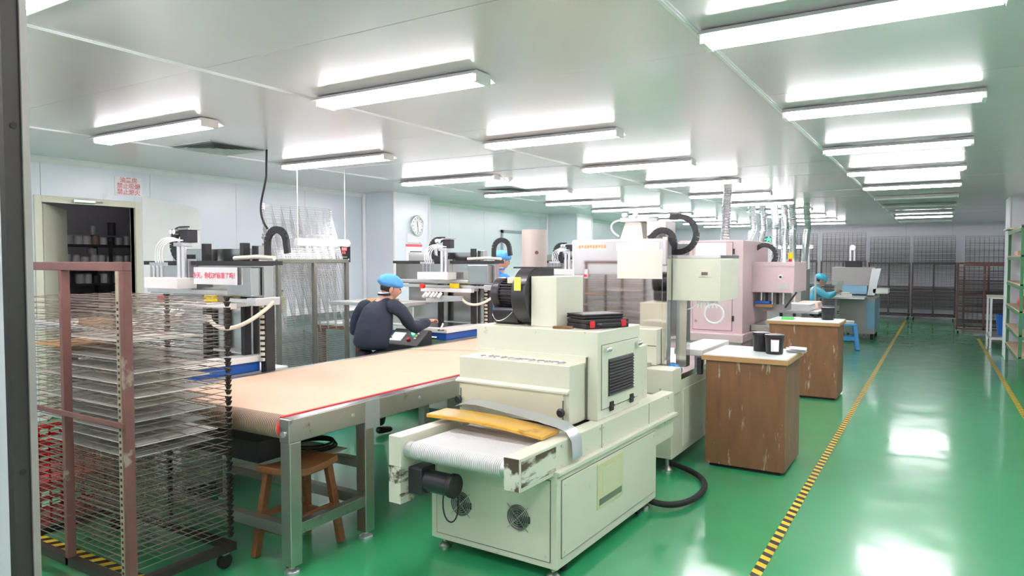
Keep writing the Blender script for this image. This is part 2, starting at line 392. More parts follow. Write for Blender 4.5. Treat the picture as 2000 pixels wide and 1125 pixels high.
t = thing('ceiling_lamp','unseen dim tube lamp added to brighten the ink room','lamp',(-9.0,4.6,2.66),R(90))  # added fill lamp, out of view, lifts the dark ink room
MB().box(-.6,.6,-.05,.05,0,.03).build('housing', M['white'], t); MB().cyl((-.57,0,-.02),(.57,0,-.02),.016,n=10).build('tube', M['inkfilltube'], t, smooth=40)
for i,(x,y,sx,sy) in enumerate(((.30,4.05,.03,.012),(.34,4.10,.02,.02),(.38,4.02,.025,.01),(.43,4.08,.012,.02),(.47,3.98,.03,.012),(.27,4.18,.015,.01),(.05,3.72,.03,.012))):
    MB().lathe([(1,0),(.8,.0012),(.2,.0015)],10).build('scuff_mark', M['scuff'], floor_o, loc=(x,y,.0002), rot=(0,0,i*1.1)).scale = (sx,sy,1)
# hazard tape on the floor
def tape(xa, ya, xb, yb, label):
    d = Vector((xb-xa, yb-ya, 0)); n = d.length
    o = MB().box(-.027, .027, 0, n, .0005, .002).build('floor_tape', M['tape'], loc=(xa, ya, 0), rot=(0,0,math.atan2(d.y, d.x)-math.pi/2))
    tag(o, label, 'tape', 'hazard tapes on the floor')
tape(-.795, 2.2, -.795, 22.0, 'yellow and black floor tape left of the open aisle')
tape(.81, 7.0, .70, 17.6, 'yellow and black floor tape in front of the green shelf')
tape(-4.6, 2.02, -3.4, 2.035, 'yellow and black floor tape under the near drying rack')

# ------------------------------------------------------------------ lamps
lamp_mesh = {}
def lamp_proto(Lg, lit):
    key = (Lg, lit)
    if key in lamp_mesh: return lamp_mesh[key]
    h = MB().prism([(-.125,-.012),(-.12,-.012),(-.06,.008),(.06,.008),(.12,-.012),(.125,-.012),(.07,.022),(-.07,.022)], 0, -Lg/2, Lg/2)   # y,z profile
    tubes = MB()
    t1 = MB().cyl((-Lg/2+.03,-.05,-.022),(Lg/2-.03,-.05,-.022),.016,n=10)
    t2 = MB().cyl((-Lg/2+.03,.05,-.022),(Lg/2-.03,.05,-.022),.016,n=10)
    ec = MB().box(-.012,.012,-.072,.072,-.040,.012)
    rod = MB().box(-.03,.03,-.03,.03,.022,.028)
    tm = M['tube'] if lit else M['tubeoff']
    lamp_mesh[key] = (h.mesh('housing', M['white']), t1.mesh('tube', tm, 40), t2.mesh('tube', tm, 40), ec.mesh('end_cap', M['white']), rod.mesh('mount', M['white']))
    return lamp_mesh[key]
def lamp(x0, x1, y, label, group, lit=True, z=2.672):
    Lg = round(x1-x0, 2); ms = lamp_proto(Lg, lit)
    t = thing('ceiling_lamp', label, 'lamp', ((x0+x1)/2, y, z), 0, group)
    link('housing', ms[0], t); link('tube', ms[1], t); link('tube', ms[2], t)
    for s in (-1, 1):
        link('end_cap', ms[3], t, (s*(Lg/2-.01), 0, 0)); link('mount', ms[4], t, (s*Lg*.32, 0, 0))
def ysl(k): return 3.26 + 1.94*k
for k in range(-2, 10):
    nm = (ORD+['thirteenth'])[k+2]
    lit = k <= 4 or k == 8
    lamp(-.955, .215, ysl(k), '%s twin tube ceiling lamp over the aisle, %s from the entrance' % ('lit' if lit else 'unlit', nm), 'ceiling lamps over the aisle', lit)
for k in range(-2, 10):
    lamp(-3.43, -2.19, ysl(k), 'lit twin tube ceiling lamp above the middle machines, %s from the entrance' % (ORD+['thirteenth'])[k+2], 'ceiling lamps over the middle machines')
for k in range(-2, 10):
    lamp(-6.08, -4.62, ysl(k)+.02*k, 'lit long ceiling lamp above the wall side printers, %s from the entrance' % (ORD+['thirteenth'])[k+2], 'ceiling lamps by the left wall')
# ceiling diffusers, smoke detector
def diffuser(x, y, label):
    t = thing('ceiling_vent', label, 'vent', (x, y, CEIL-.004), 0, 'ceiling air vents')
    MB().box(-.30,.30,-.30,.30,-.002,.004).build('backing', M['vent'], t)
    for i in range(6):
        r = .29 - .045*i; m = MB()
        for q in range(4):
            a = q*math.pi/2; c, s = math.cos(a), math.sin(a)
            P = [(-r,-r,-.012),(r,-r,-.012),(r-.03,-r+.03,-.002),(-r+.03,-r+.03,-.002)]
            m._add([(x_*c-y_*s, x_*s+y_*c, z_) for x_, y_, z_ in P], [(0,1,2,3)])
        m.build('louvre_ring', M['vent'], t)
diffuser(-5.77, 4.16, 'square louvred air vent in the ceiling near the doorway')
diffuser(-5.55, 8.85, 'square louvred air vent in the ceiling past the wall clock')
t = thing('smoke_detector', 'small round white smoke detector on the ceiling', 'detector', (-4.71, 7.58, CEIL))
MB().lathe([(.055,0),(.055,-.012),(.045,-.03)], 20).build('base', M['white'], t, smooth=40)
MB().lathe([(.032,-.03),(.030,-.045),(.012,-.052)], 20).build('sensor_head', M['alu'], t, smooth=40)

# pendant lamps
def pendant(a, b, label, cords):
    a, b = Vector(a), Vector(b); c = (a+b)/2; d = b-a; ang = math.atan2(d.y, d.x); L = d.length
    t = thing('pendant_lamp', label, 'lamp', c, ang)
    MB().prism([(-.06,-.02),(-.02,.03),(.02,.03),(.06,-.02)], 0, -L/2, L/2).build('reflector', M['white'], t)
    MB().cyl((-L/2+.02,0,-.03),(L/2-.02,0,-.03),.016,n=10).build('tube', M['pendtube'], t, smooth=40)
    for s in (-1,1): MB().box(s*L/2-.012,s*L/2+.012,-.03,.03,-.05,.02).build('end_cap', M['white'], t)
    for x in cords: MB().cyl((x*L/2,0,.03),(x*L/2,0,CEIL-c.z),.005,n=6).build('cord', M['hose'], t)
    return t
pendant((-5.94,5.22,1.86), (-5.90,5.94,1.86), 'bright hanging tube lamp in front of the raised wire trays', (-.95,.9))
pendant((-3.2,16.4,1.98), (-2.35,16.2,1.93), 'small tilted hanging lamp beyond the pink machine', (-.8,.8))
# ------------------------------------------------------------------ UV dryer (local: x right, y away)
UV = thing('conveyor_dryer', 'cream tunnel dryer machine with white mesh belt and black blower, nearest machine', 'machine', (-2.461, 3.125, 0), -.032)
W, L = .827, 1.333
cab = MB().box(0, W, 0, L, .066, .552).build('cabinet', M['cream'], UV, bevel=.006)
MB().box(.04, .79, -.003, .01, .10, .53).build('panel_gap', M['groove'], cab)
fp = MB().box(.044, .786, -.0065, .006, .104, .526).build('front_panel', M['cream'], cab, bevel=.002)
MB().box(W-.01, W+.003, .04, 1.30, .115, .525).build('panel_gap', M['groove'], cab)
sp = MB().box(W-.006, W+.0065, .044, 1.296, .119, .521).build('side_panel', M['cream'], cab, bevel=.002)
scr = MB().cyl((0,-.003,0),(0,.004,0),.006,n=10).mesh('screw', M['alu'])
for x in (.07,.76):
    for z in (.13,.50): link('screw', scr, fp, (x,-.007,z))
scr2 = MB().cyl((.003,0,0),(-.004,0,0),.006,n=10).mesh('screw', M['alu'])
for y in (.07,1.27):
    for z in (.145,.495): link('screw', scr2, sp, (W+.007,y,z))
for fx in (.218, .596):
    fan = MB().cyl((fx,-.0105,.30),(fx,-.004,.30),.068,n=28).build('fan_opening', M['groove'], UV, smooth=40)
    g = MB()
    for rr in (.066,.054,.042,.030,.018): g.ring((fx,-.014,.30), rr, .0018, 1, 24, 4)
    for a in (45,135,225,315):
        g.bar((fx,-.014,.30),(fx+.092*math.cos(R(a)),-.014,.30+.092*math.sin(R(a))),.004)
    g.build('finger_guard', M['dullsteel'], fan)
    b = MB()
    for a in range(0,360,72):
        c,s = math.cos(R(a)),math.sin(R(a)); b.box(fx+.012*c-.002,fx+.055*c+.02,-.0125,-.0108,.30+.03*s-.018,.30+.03*s+.018)
    b.build('fan_blade', M['black'], fan)
for x, y in ((.05,.06),(.77,.06),(.05,L-.06),(.77,L-.06)):
    MB().cyl((x,y,.03),(x,y,.075),.012,n=12).lathe([(.036,0),(.036,.012),(.022,.028),(.014,.03)],18,(x,y,0)).build('levelling_foot', M['dullsteel'], UV, smooth=40)
for x, y in ((.77,.16),(.77,L-.18)):
    c = MB().cyl((x-.012,y,.03),(x+.012,y,.03),.03,n=18).build('caster', M['rubber'], UV, smooth=40)
    MB().box(x-.02,x+.02,y-.02,y+.02,.052,.068).build('caster_plate', M['dullsteel'], c)
# label pocket
lp = MB().box(W+.0065, W+.0105, .437, .782, .25, .506).build('label_pocket', M['labelpocket'], UV, label='faded yellow label pocket')
MB().box(W+.0105, W+.012, .46, .76, .27, .305).build('label_bar', M['labelbar'], lp)
MB().box(W+.0105, W+.0115, .50, .72, .33, .47).build('label_paper', M['fadedlabel'], lp)
# side rails
E_ = .316
def rail(x0, x1, zb, name, m=None):
    r = MB().box(x0, x1, -E_, 1.709, .552, .716)
    return r.build(name, M['cream'], UV, bevel=.005)
rr = rail(.713, .806, .552, 'side_rail'); MB().box(.8065,.8085,-E_+.01,.02,.575,.70).build('worn_patch', M['creamworn'], rr)
MB().box(.715,.80,-E_-.0015,-E_+.002,.556,.712).build('end_face', M['creamworn'], rr)
for y in (.55,1.25): MB().box(.8062,.8075,y,y+.004,.56,.71).build('rail_joint', M['groove'], rr)
for y in (.08,.53,.57,1.6):
    for z in (.59,.69): MB().cyl((.804,y,z),(.811,y,z),.007,n=8).build('bolt', M['alu'], rr)
rl_ = rail(-.032, .053, .552, 'side_rail')
MB().box(-.031,.052,-E_,-E_+.11,.354,.552).build('motor_bracket', M['creamworn'], rl_)
MB().box(.806, W+.012, .0, 1.70, .552, .575).build('edge_lip', M['cream'], UV, bevel=.003)
MB().box(-.032, .806, 1.34, 1.709, .40, .552).build('rear_shelf', M['cream'], UV, bevel=.004)
# belt, rollers, motor
MB().cyl((.053,-.25,.637),(.713,-.25,.637),.0445,n=28).build('roller', M['alu'], UV, smooth=40)
pb = [(-.25+.046*math.cos(R(a)), .637+.046*math.sin(R(a))) for a in range(90, 271, 12)]
poly = [(1.69,.683)] + pb + [(1.69,.591)]
MB().prism(poly, 0, .095, .676).build('mesh_belt', M['belt'], UV, smooth=50)
mt = MB().box(.054,.15,-.26,-.14,.40,.545).build('gear_motor', M['motor'], UV, bevel=.008)
MB().cyl((.15,-.20,.47),(.30,-.20,.47),.058,n=28).build('motor_can', M['motor'], mt, smooth=40)
MB().cyl((.30,-.20,.47),(.335,-.20,.47),.064,n=28).build('motor_cap', M['black'], mt, smooth=40, bevel=.008)
MB().tube(bez((.25,-.20,.41),(.22,-.2,.22),(.36,-.18,.22),(.33,-.18,.42)),.004,6).build('motor_cable', M['black'], mt)
# entry hood
hood = MB().box(-.093, .687, .384, .58, .716, 1.056).build('entry_hood', M['cream'], UV, bevel=.005)
MB().prism([(.384,.925),(.384,.905),(.352,.902),(.352,.912)], 0, -.10, .69).build('hood_lip', M['cream'], hood)
MB().box(-.075, .655, .372, .384, .735, .90).build('hood_flap', M['creamflap'], hood, bevel=.003)
for x in (-.072,.652):
    MB().box(x-.004,x+.004,.369,.373,.74,.86).build('flap_slot', M['groove'], hood)
    MB().lathe([(.006,0),(.006,.015),(.024,.02),(.026,.032),(.018,.042)],16).build('knob', M['black'], hood, smooth=40, loc=(x,.372,.795), rot=(R(90),0,0))
for i in range(6):
    fx = .06 + (i//2)*.205 + (i%2)*.095; c = (fx,.47,1.0572)
    f = MB().cyl((fx,.47,1.0562),(fx,.47,1.0574),.044,n=24).build('top_fan', M['groove'], hood)
    MB().ring((fx,.47,1.0585),.044,.0028,2,24,4).ring((fx,.47,1.0585),.027,.0016,2,20,4).bar((fx-.044,.47,1.058),(fx+.044,.47,1.058),.003).bar((fx,.426,1.058),(fx,.514,1.058),.003).build('fan_guard', M['alu'], f)
ru = MB().box(-.04,.115,.392,.418,1.056,1.0575).build('scale_sticker', M['paper'], hood)
tk = MB()
for i in range(12): tk.box(-.03+.012*i,-.028+.012*i,.394,.404+.004*(i%2),1.0575,1.0579)
tk.build('scale_ticks', M['inkdark'], ru)
# main chamber
ch = MB().box(-.103, .766, .58, 1.185, .716, 1.236).build('lamp_chamber', M['cream'], UV, bevel=.005)
MB().box(-.06,.70,.572,.58,1.02,1.09).build('joint_flange', M['cream'], ch, bevel=.002)
MB().box(.692,.70,.568,.58,.72,1.085).build('joint_flange', M['groove'], ch)
MB().box(.762,.768,.622,1.152,.772,1.156).build('door_gap', M['groove'], ch)
dr = MB().box(.762,.772,.626,1.148,.776,1.152).build('side_door', M['cream'], ch, bevel=.003)
MB().box(.7715,.7735,.702,1.068,.842,1.065).build('louvre_back', M['groove'], dr)
lm = MB().prism([(.7735,0),(.7735,.02),(.782,.0)], 1, .706, 1.064)
lme = MB().prism([(0,0),(0,.016),(.010,.002)], 1, -.178, .178).mesh('louvre_slat', M['rubber'])
for i in range(12): link('louvre_slat', lme, dr, (.773,.885,.845+.018*i))
for y, z in ((.673,1.125),(1.125,1.12)):
    MB().cyl((.785,y-.03,z),(.785,y+.03,z),.014,n=12).cyl((.785,y-.006,z),(.785,y+.006,z),.018,n=12).build('toggle_clamp', M['chrome'], dr, smooth=40)
for y in (.747,1.04):
    h = MB()
    for z0 in (.752,.782): h.box(.772,.780,y-.022,y+.022,z0,z0+.024)
    h.cyl((.778,y-.03,.78),(.778,y+.03,.78),.006,n=8).build('hinge', M['black'], dr)
MB().box(.0,.72,1.185,1.43,.716,1.078).build('exit_hood', M['cream'], UV, bevel=.005)
# junction box, blower and stack on top
MB().box(.248,.433,.68,1.03,1.2365,1.55).build('control_box', M['cream'], ch, bevel=.004)
vol = MB()
pv = [(.80+ (.185+.0*a)*math.cos(R(a)), 1.425+.185*math.sin(R(a))) for a in range(95, 361+5, 10)]
pv = [(y, max(z,1.24)) for y,z in pv] + [(.985,1.60),(.79,1.60)]
bl = MB().prism(pv, 0, .135, .24).build('blower_housing', M['motor'], ch, smooth=35, bevel=.006)
MB().box(.075,.29,.74,1.0,1.598,1.608).build('flange', M['motor'], bl)
MB().cyl((.155,.87,1.608),(.155,.87,1.85),.083,n=32,caps=False).cyl((.155,.87,1.608),(.155,.87,1.849),.080,n=32,caps=False).build('exhaust_stack', mat('stack_sheet',(.55,.46,.42),.4,.3,var=.05), ch, smooth=60)
MB().cyl((.215,.80,1.70),(.225,.785,1.70),.012,n=12).build('stack_bolt', M['rust'], ch)
mo = MB().cyl((-.02,.80,1.43),(.135,.80,1.43),.088,n=32).build('blower_motor', M['motor'], ch, smooth=40)
fn = MB()
for a in range(0,360,12): 
    c,s = math.cos(R(a)),math.sin(R(a)); fn.bar((-.015,.80+.094*c,1.43+.094*s),(.12,.80+.094*c,1.43+.094*s),.004,.016,up=(0,c,s))
fn.build('cooling_fins', M['motor'], mo)
MB().cyl((-.08,.80,1.43),(-.015,.80,1.43),.108,n=32).build('fan_cowl', M['motor'], mo, smooth=40, bevel=.012)
MB().prism([(.70,1.25),(.73,1.238),(.87,1.238),(.90,1.25),(.905,1.33),(.89,1.345),(.71,1.345),(.695,1.33)], 0, -.06, .13).build('terminal_box', M['motor'], mo, smooth=30, bevel=.006)
MB().box(.04,.10,.72,.80,1.50,1.54).build('wire_entry', M['hose'], mo, bevel=.004)
MB().tube(bez((-.06,.70,1.30),(-.02,.66,1.24),(.05,.66,1.25),(.10,.69,1.32)),.003,6).build('wire', M['steel'], mo)
MB().box(.165,.215,.6105,.6125,1.46,1.545).build('warning_label', M['yellowlabel'], bl)
# ------------------------------------------------------------------ things lying on it
UVM = Matrix.Translation((-2.461,3.125,0)) @ Matrix.Rotation(-.032,4,'Z')
def onuv(x,y,z): return UVM @ Vector((x,y,z))
def case(name, label, loc, rz, w, d, h, red):
    t = thing(name, label, 'tool case', loc, rz)
    MB().box(-w/2,w/2,-d/2,d/2,0,h*.55).build('tray_half', M['black'], t, bevel=.006)
    MB().box(-w/2,w/2,-d/2,d/2,h*.57,h).build('lid', M['black'], t, bevel=.006)
    if red:
        for s in (-1,1): MB().box(s*w*.36-.018,s*w*.36+.018,-d/2-.008,-d/2+.01,h*.12,h*.88).build('latch', M['red'], t, bevel=.004)
        MB().tube([(-w*.26,-d/2,h*.5),(-w*.22,-d/2-.028,h*.5),(w*.22,-d/2-.028,h*.5),(w*.26,-d/2,h*.5)],.009,8).build('handle', M['motor'], t)
    return t
P = onuv(.625,.86,1.2365); case('tool_case','black tool case with red latches on top of the dryer', P, R(62), .33, .20, .055, True)
P = onuv(.60,.87,1.2925); case('tool_case','flat grey lidded case lying on the red latched case', P, R(58), .30, .19, .03, False)
tag(MB().box(-.06,.06,-.03,.03,0,.012).build('wood_offcut', M['cabwood'], loc=onuv(.49,.66,1.2375), rot=(0,0,R(20))), 'small brown wood offcut beside the tool case', 'offcut')
# yellow board on the belt
yb = MB()
n = 12
for i in range(n+1):
    x = -.395 + .79*i/n; z = .018*math.sin(math.pi*i/n*.9+.2)
    for y, zz in ((-.09,0),(.09,.012)): yb.v += [(x,y,z+zz),(x,y,z+zz+.022)]
for i in range(n):
    o = i*4; yb._f = None
    yb.f += [(o,o+4,o+5,o+1),(o+2,o+3,o+7,o+6),(o+1,o+5,o+7,o+3),(o,o+2,o+6,o+4)]; yb.m += [0]*4
yb.f += [(0,1,3,2),(4*n,4*n+2,4*n+3,4*n+1)]; yb.m += [0,0]
b = yb.build('yellow_board', M['yellowboard'], loc=onuv(.335,.11,.7235), rot=(R(-3),R(1.5),-.032+R(-1)), bevel=.005)
tag(b, 'glossy yellow lacquered board lying across the dryer belt', 'board')
for x in (-.25,.25):
    pass
# foil strip draped over board and rail
P = [(-.05,.335,.775),(.05,.30,.805),(.15,.28,.815),(.30,.26,.808),(.45,.24,.800),(.58,.22,.793),(.66,.205,.785),(.75,.20,.775),(.80,.20,.745),(.832,.20,.70),(.838,.20,.60)]
fo = MB()
for i,(x,y,z) in enumerate(P):
    w = .055; fo.v += [(x,y-w,z-.012 if i<8 else z),(x,y+w,z),(x,y-w,z-.0105 if i<8 else z+.0015),(x,y+w,z+.0015)]
for i in range(len(P)-1):
    o=i*4; fo.f += [(o,o+1,o+5,o+4),(o+2,o+6,o+7,o+3),(o,o+4,o+6,o+2),(o+1,o+3,o+7,o+5)]; fo.m += [0]*4
tag(fo.build('foil_strip', M['foil'], loc=(-2.461,3.125,0), rot=(0,0,-.032), smooth=50), 'silver foil strip draped over the yellow board and rail', 'foil')

# hose on the floor
hp = bez((-1.66,4.42,.05),(-1.45,4.30,.03),(-1.36,4.62,.03),(-1.40,4.88,.03),20) + bez((-1.40,4.88,.03),(-1.44,5.15,.03),(-1.62,5.28,.03),(-1.82,5.32,.05),14)[1:]
tag(MB().tube(hp,.021,10).build('floor_hose', M['rubber'], smooth=50), 'thick black hose curling on the green floor', 'hose')

# ------------------------------------------------------------------ long beige belt table
CT = thing('belt_conveyor', 'long stainless conveyor table with beige mesh belt', 'conveyor', (0,0,0))
xr, xl, ya, yb_ = -2.85, -4.25, 2.44, 7.85
def cbox(name, m, *b, **k): return MB().box(*b).build(name, M[m], CT, **k)
rb = cbox('side_beam','dullsteel', xr-.075,xr,ya,yb_,.70,.825, bevel=.004)
cbox('side_beam','dullsteel', xl,xl+.075,ya,yb_,.70,.825, bevel=.004)
MB().box(xr-.074,xr-.002,ya+.01,yb_,.825,.8265).build('beam_top', M['steel'], rb)
MB().box(xr-.001,xr+.004,3.0,3.12,.66,.828).build('tape_wrap', M['foil'], rb)
for y in (2.9,3.5,4.2): MB().cyl((xr-.002,y,.765),(xr+.006,y,.765),.010,n=10).build('bolt', M['alu'], rb)
MB().cyl((xr-.04,ya-.008,.745),(xr-.04,ya+.01,.745),.016,n=12).build('axle_nut', M['alu'], rb)
re_ = [(ya+.055+.062*math.cos(R(a)), .768+.062*math.sin(R(a))) for a in range(90, 271, 10)]
MB().prism([(yb_,.83)] + re_ + [(yb_,.706)], 0, xl+.09, xr-.09).build('belt', [M['beige']], CT, smooth=50)
rp = [(ya+.0535+.0625*math.cos(R(a)), .768+.0625*math.sin(R(a))) for a in range(80, 271, 10)]
mm = MB()
for i in range(len(rp)-1):
    (y1,z1),(y2,z2) = rp[i],rp[i+1]; mm._add([(xl+.091,y1,z1),(xr-.091,y1,z1),(xr-.091,y2,z2),(xl+.091,y2,z2)],[(0,1,2,3)])
mm.build('belt_ribs', M['beltdark'], CT)
MB().box(xr-.092,xr-.076,ya+.02,yb_,.815,.8315).build('belt_edge', M['redtape'], CT)
MB().cyl((xr-.093,ya+.055,.768),(xr-.074,ya+.055,.768),.06,n=24).build('roller_end', M['redtape'], CT, smooth=40)
for y in (ya+.005, 3.0, 5.2, 7.4):
    for x in (xr-.075, xl):
        lg = cbox('leg','dullsteel', x,x+.075,y,y+.075,.045,.70, bevel=.004)
        MB().cyl((x+.037,y+.037,.02),(x+.037,y+.037,.05),.015,n=12).lathe([(.04,0),(.04,.012),(.02,.025)],16,(x+.037,y+.037,0)).build('levelling_foot', M['alu'], lg, smooth=40)
cbox('stretcher','dullsteel', xr-.065,xr-.01,ya+.08,3.0,.20,.26, bevel=.003)
cbox('stretcher','dullsteel', xl+.01,xl+.065,ya+.08,3.0,.20,.26, bevel=.003)
cbox('cross_bar','dullsteel', xl+.075,xr-.075,ya+.012,ya+.065,.20,.26, bevel=.003)
cbox('cross_bar','dullsteel', xl+.075,xr-.075,3.01,3.065,.20,.26, bevel=.003)
cbox('cross_bar','dullsteel', xl+.075,xr-.075,3.01,3.065,.42,.47, bevel=.003)
cbox('drip_tray','motor', xl+.10,xr-.42,ya+.14,2.78,.50,.62)
cbox('belt_drive_box','motor', xl+.3,xr-.2,6.0,6.5,.35,.66)
# cable lying on the belt
tag(MB().tube(bez((-4.1,4.95,.836),(-3.6,5.3,.836),(-3.3,5.2,.836),(-2.95,5.5,.836),20),.004,6).build('belt_cable', M['hose']), 'thin pale cable lying across the beige belt', 'cable')
# coiled cable and tray below
t = thing('cable_coil','coil of black cable on the steel bar under the belt table','cable',(-3.35,3.05,.4755))
c = MB()
for k in range(3): c.tube(arc((0,0,.008+.014*k),.15-.01*k,0,360,24,'xy'),.007,6,caps=False)
c.build('coil', M['rubber'], t, smooth=60)
MB().box(-.20,.22,-.09,.10,-.004,.0).build('board', M['paper'], t)
# ------------------------------------------------------------------ wooden stool
ST = thing('wooden_stool','brown wooden stool with splayed legs beneath the conveyor end','stool',(-3.09,2.71,0),R(93))
seat = MB()
nx, ny = 8, 4
def sz(i): u = i/nx*2-1; return .462 + .022*u*u
for i in range(nx+1):
    for j in (0,1):
        x = -.19+.38*i/nx; y = -.125+.25*j; seat.v += [(x,y,sz(i)-.006),(x,y,sz(i)+.036)]
for i in range(nx):
    o=i*4; seat.f += [(o,o+4,o+5,o+1),(o+2,o+3,o+7,o+6),(o+1,o+5,o+7,o+3),(o,o+2,o+6,o+4)]; seat.m += [0]*4
seat.f += [(0,1,3,2),(4*nx,4*nx+2,4*nx+3,4*nx+1)]; seat.m += [0,0]
seat.build('seat', M['wood'], ST, bevel=.008)
for sx in (-1,1):
    for sy in (-1,1):
        l = MB().bar((sx*.145,sy*.085,.468),(sx*.195,sy*.135,.004),.036,.044).build('leg', M['wood'], ST, bevel=.004)
        if sx == -1 and sy == -1: MB().cyl((-.155,-.105,.40),(-.181,-.1235,.40),.014,n=16).build('sticker', M['paper'], l)
for sx in (-1,1): MB().bar((sx*.178,-.115,.17),(sx*.178,.115,.17),.022,.03).build('rung', M['wood'], ST, bevel=.003)
for sy in (-1,1): MB().bar((-.17,sy*.11,.23),(.17,sy*.11,.23),.022,.03).build('rung', M['wood'], ST, bevel=.003)
# ------------------------------------------------------------------ wire drying racks
def tray_mesh(w, d, m, r=.0018, nlong=4, ncross=8, sag=.0):
    t = MB()
    for j in range(nlong+1):
        y = .02 + (d-.02)*j/nlong; t.bar((.01,y,0),(w-.01,y,0), r*2)
    for i in range(ncross+1):
        x = .012 + (w-.024)*i/ncross; t.bar((x,.02,-.003),(x,d,-.003), r*1.6)
    return t.mesh('tray', m)
def clip_mesh(w, d, m, r=.005, h=.026):
    t = MB().prism([(-.020,.005),(.020,.005),(.003,-h*.72),(-.003,-h*.72)], 1, -.012, .006)
    return t.mesh('spring_clip', m)
TM = {}
def rack(label, loc, rotz, w, d, h, z0, pitch, n, fm, wm, cm, raised=None, tilt=75., key='a', mid=True, topbar=True, group=None, strip=False, castor=True, posth=None):
    t = thing('drying_rack', label, 'drying rack', loc, rotz, group)
    s = .042; ph = posth or h
    for i, x in enumerate((0, w/2, w)):
        p = MB().box(x-s/2+(.012 if strip else 0), x+s/2, -s, 0, .10, ph).build('post', fm, t, bevel=.003)
        if strip and i == 2:
            MB().box(x-s/2-.014, x-s/2+.0115, -s-.004, -.002, .16, ph).build('hinge_strip', M['strip'], p)
            hm = MB()
            k = 0
            while z0+k*pitch < z0+n*pitch: hm.box(x-s/2-.004, x-s/2+.007, -s-.0065, -s-.003, z0+k*pitch-.006, z0+k*pitch+.006); k += 1
            hm.build('hinge_pins', M['spring'], p)
    if topbar: MB().box(-s/2, w+s/2, -s, 0, ph, ph+s).build('top_bar', fm, t, bevel=.003)
    if mid: MB().box(-s/2, w+s/2, -s-.012, -s, h*.545, h*.545+.026).build('middle_bar', fm, t, bevel=.003)
    b = MB().box(-s/2, w+s/2, -s, 0, .10, .14).box(-s/2, w+s/2, d-.03, d+.01, .10, .14).box(-s/2, s/2, 0, d-.03, .10, .14).box(w-s/2, w+s/2, 0, d-.03, .10, .14)
    b.build('base_frame', M['spring'] if strip else fm, t)
    for x in (.03, w-.03):
        for y in (0, d-.03):
            c = MB().cyl((x-.012,y,.04),(x+.012,y,.04),.04,n=16).build('caster', M['rubber'], t, smooth=40)
            MB().box(x-.018,x+.018,y-.018,y+.018,.075,.102).build('caster_fork', M['dullsteel'], c)
    if key not in TM: TM[key] = (tray_mesh(w, d, wm, r=.0026, ncross=10) if key.startswith('far') else tray_mesh(w, d, wm), clip_mesh(w, d, cm, h=pitch))
    tm, cl = TM[key]
    for k in range(n):
        up = raised is not None and k >= raised
        o = link('tray', tm, t, (0, .0, z0+k*pitch), (R(tilt + random.uniform(-1.5,1.5)) if up else R(random.uniform(-.5,.5)), R(random.uniform(-.25,.25)), 0))
        if not key.startswith('far'):
            for x in (.012, w/2, w-.012): link('spring_clip', cl, o, (x, d, 0))
    return t
NR = rack('big rusty drying rack of wire trays at the left edge, holding pale sheets', (-4.31,1.83,0), 0, 1.1, .53, 1.60, .185, .0295, 44, M['rust'], M['wire'], M['spring'], key='near', strip=True)
# sheets lying on the near rack's trays (tray number, x0, x1, y0, y1, look)
for i, (k, x0, x1, y0, y1, m, lab) in enumerate((
    (36,.30,.98,.06,.46,'sheet','topmost white sheet in the near rack'),
    (34,.02,.40,.05,.40,'sheetorange','orange edged board on the left of the near rack'),
    (33,.20,.95,.05,.47,'sheetgrey','grey sheet just under the topmost white sheet'),
    (31,.35,1.02,.06,.50,'sheet','white sheet second from top in the near rack'),
    (29,.10,1.00,.05,.48,'sheet','wide white sheet third from top in the near rack'),
    (27,.30,1.03,.06,.50,'sheet','white sheet fourth from top in the near rack'),
    (25,.12,.98,.05,.47,'sheet','white sheet halfway down the near rack'),
    (23,.30,1.02,.06,.50,'sheetgrey','grey sheet halfway down the near rack'),
    (21,.10,1.00,.05,.48,'sheetgrey','shiny grey sheet below the middle bar of the near rack'),
    (19,.25,1.03,.06,.50,'sheet','white sheet second from bottom in the near rack'),
    (17,.20,1.00,.05,.50,'sheetgrey','lowest shiny grey sheet in the near rack'))):
    o = MB().box(x0,x1,y0,y1,0,.004).build('print_sheet', M[m], loc=(-4.31,1.83,.185+k*.0295+.0045))
    tag(o, lab, 'sheet', 'sheets in the near rack')
# two red crates
def crate(label, loc, w, d, h, m, rz=0., group=None):
    t = thing('crate', label, 'crate', loc, rz, group)
    MB().box(-w/2,w/2,-d/2,d/2,0,.012).build('bottom', m, t)
    rim = MB().box(-w/2-.012,w/2+.012,-d/2-.012,-d/2+.006,h-.03,h).box(-w/2-.012,w/2+.012,d/2-.006,d/2+.012,h-.03,h).box(-w/2-.012,-w/2+.006,-d/2,d/2,h-.03,h).box(w/2-.006,w/2+.012,-d/2,d/2,h-.03,h)
    rim.build('rim', m, t)
    for s in (-1,1):
        g = MB(); nn = 8
        for i in range(nn+1):
            x = -w/2+w*i/nn; g.box(x-.006,x+.006,s*(d/2)-.004,s*(d/2)+.004,.0,h-.03)
        for z in (.0,.07,.14,.2): 
            if z < h-.05: g.box(-w/2,w/2,s*(d/2)-.004,s*(d/2)+.004,z,z+.022)
        g.build('side_wall', m, t)
        g = MB()
        for i in range(nn+1):
            y = -d/2+d*i/nn; g.box(s*(w/2)-.004,s*(w/2)+.004,y-.006,y+.006,.0,h-.03)
        for z in (.0,.07,.14,.2):
            if z < h-.05: g.box(s*(w/2)-.004,s*(w/2)+.004,-d/2,d/2,z,z+.022)
        g.build('end_wall', m, t)
    return t
crate('lower red plastic crate behind the near rack', (-4.80,2.30,0), .42, .52, .285, M['red'], 0, 'red crates')
crate('upper red plastic crate stacked behind the near rack', (-4.80,2.30,.286), .42, .52, .285, M['red'], 0, 'red crates')
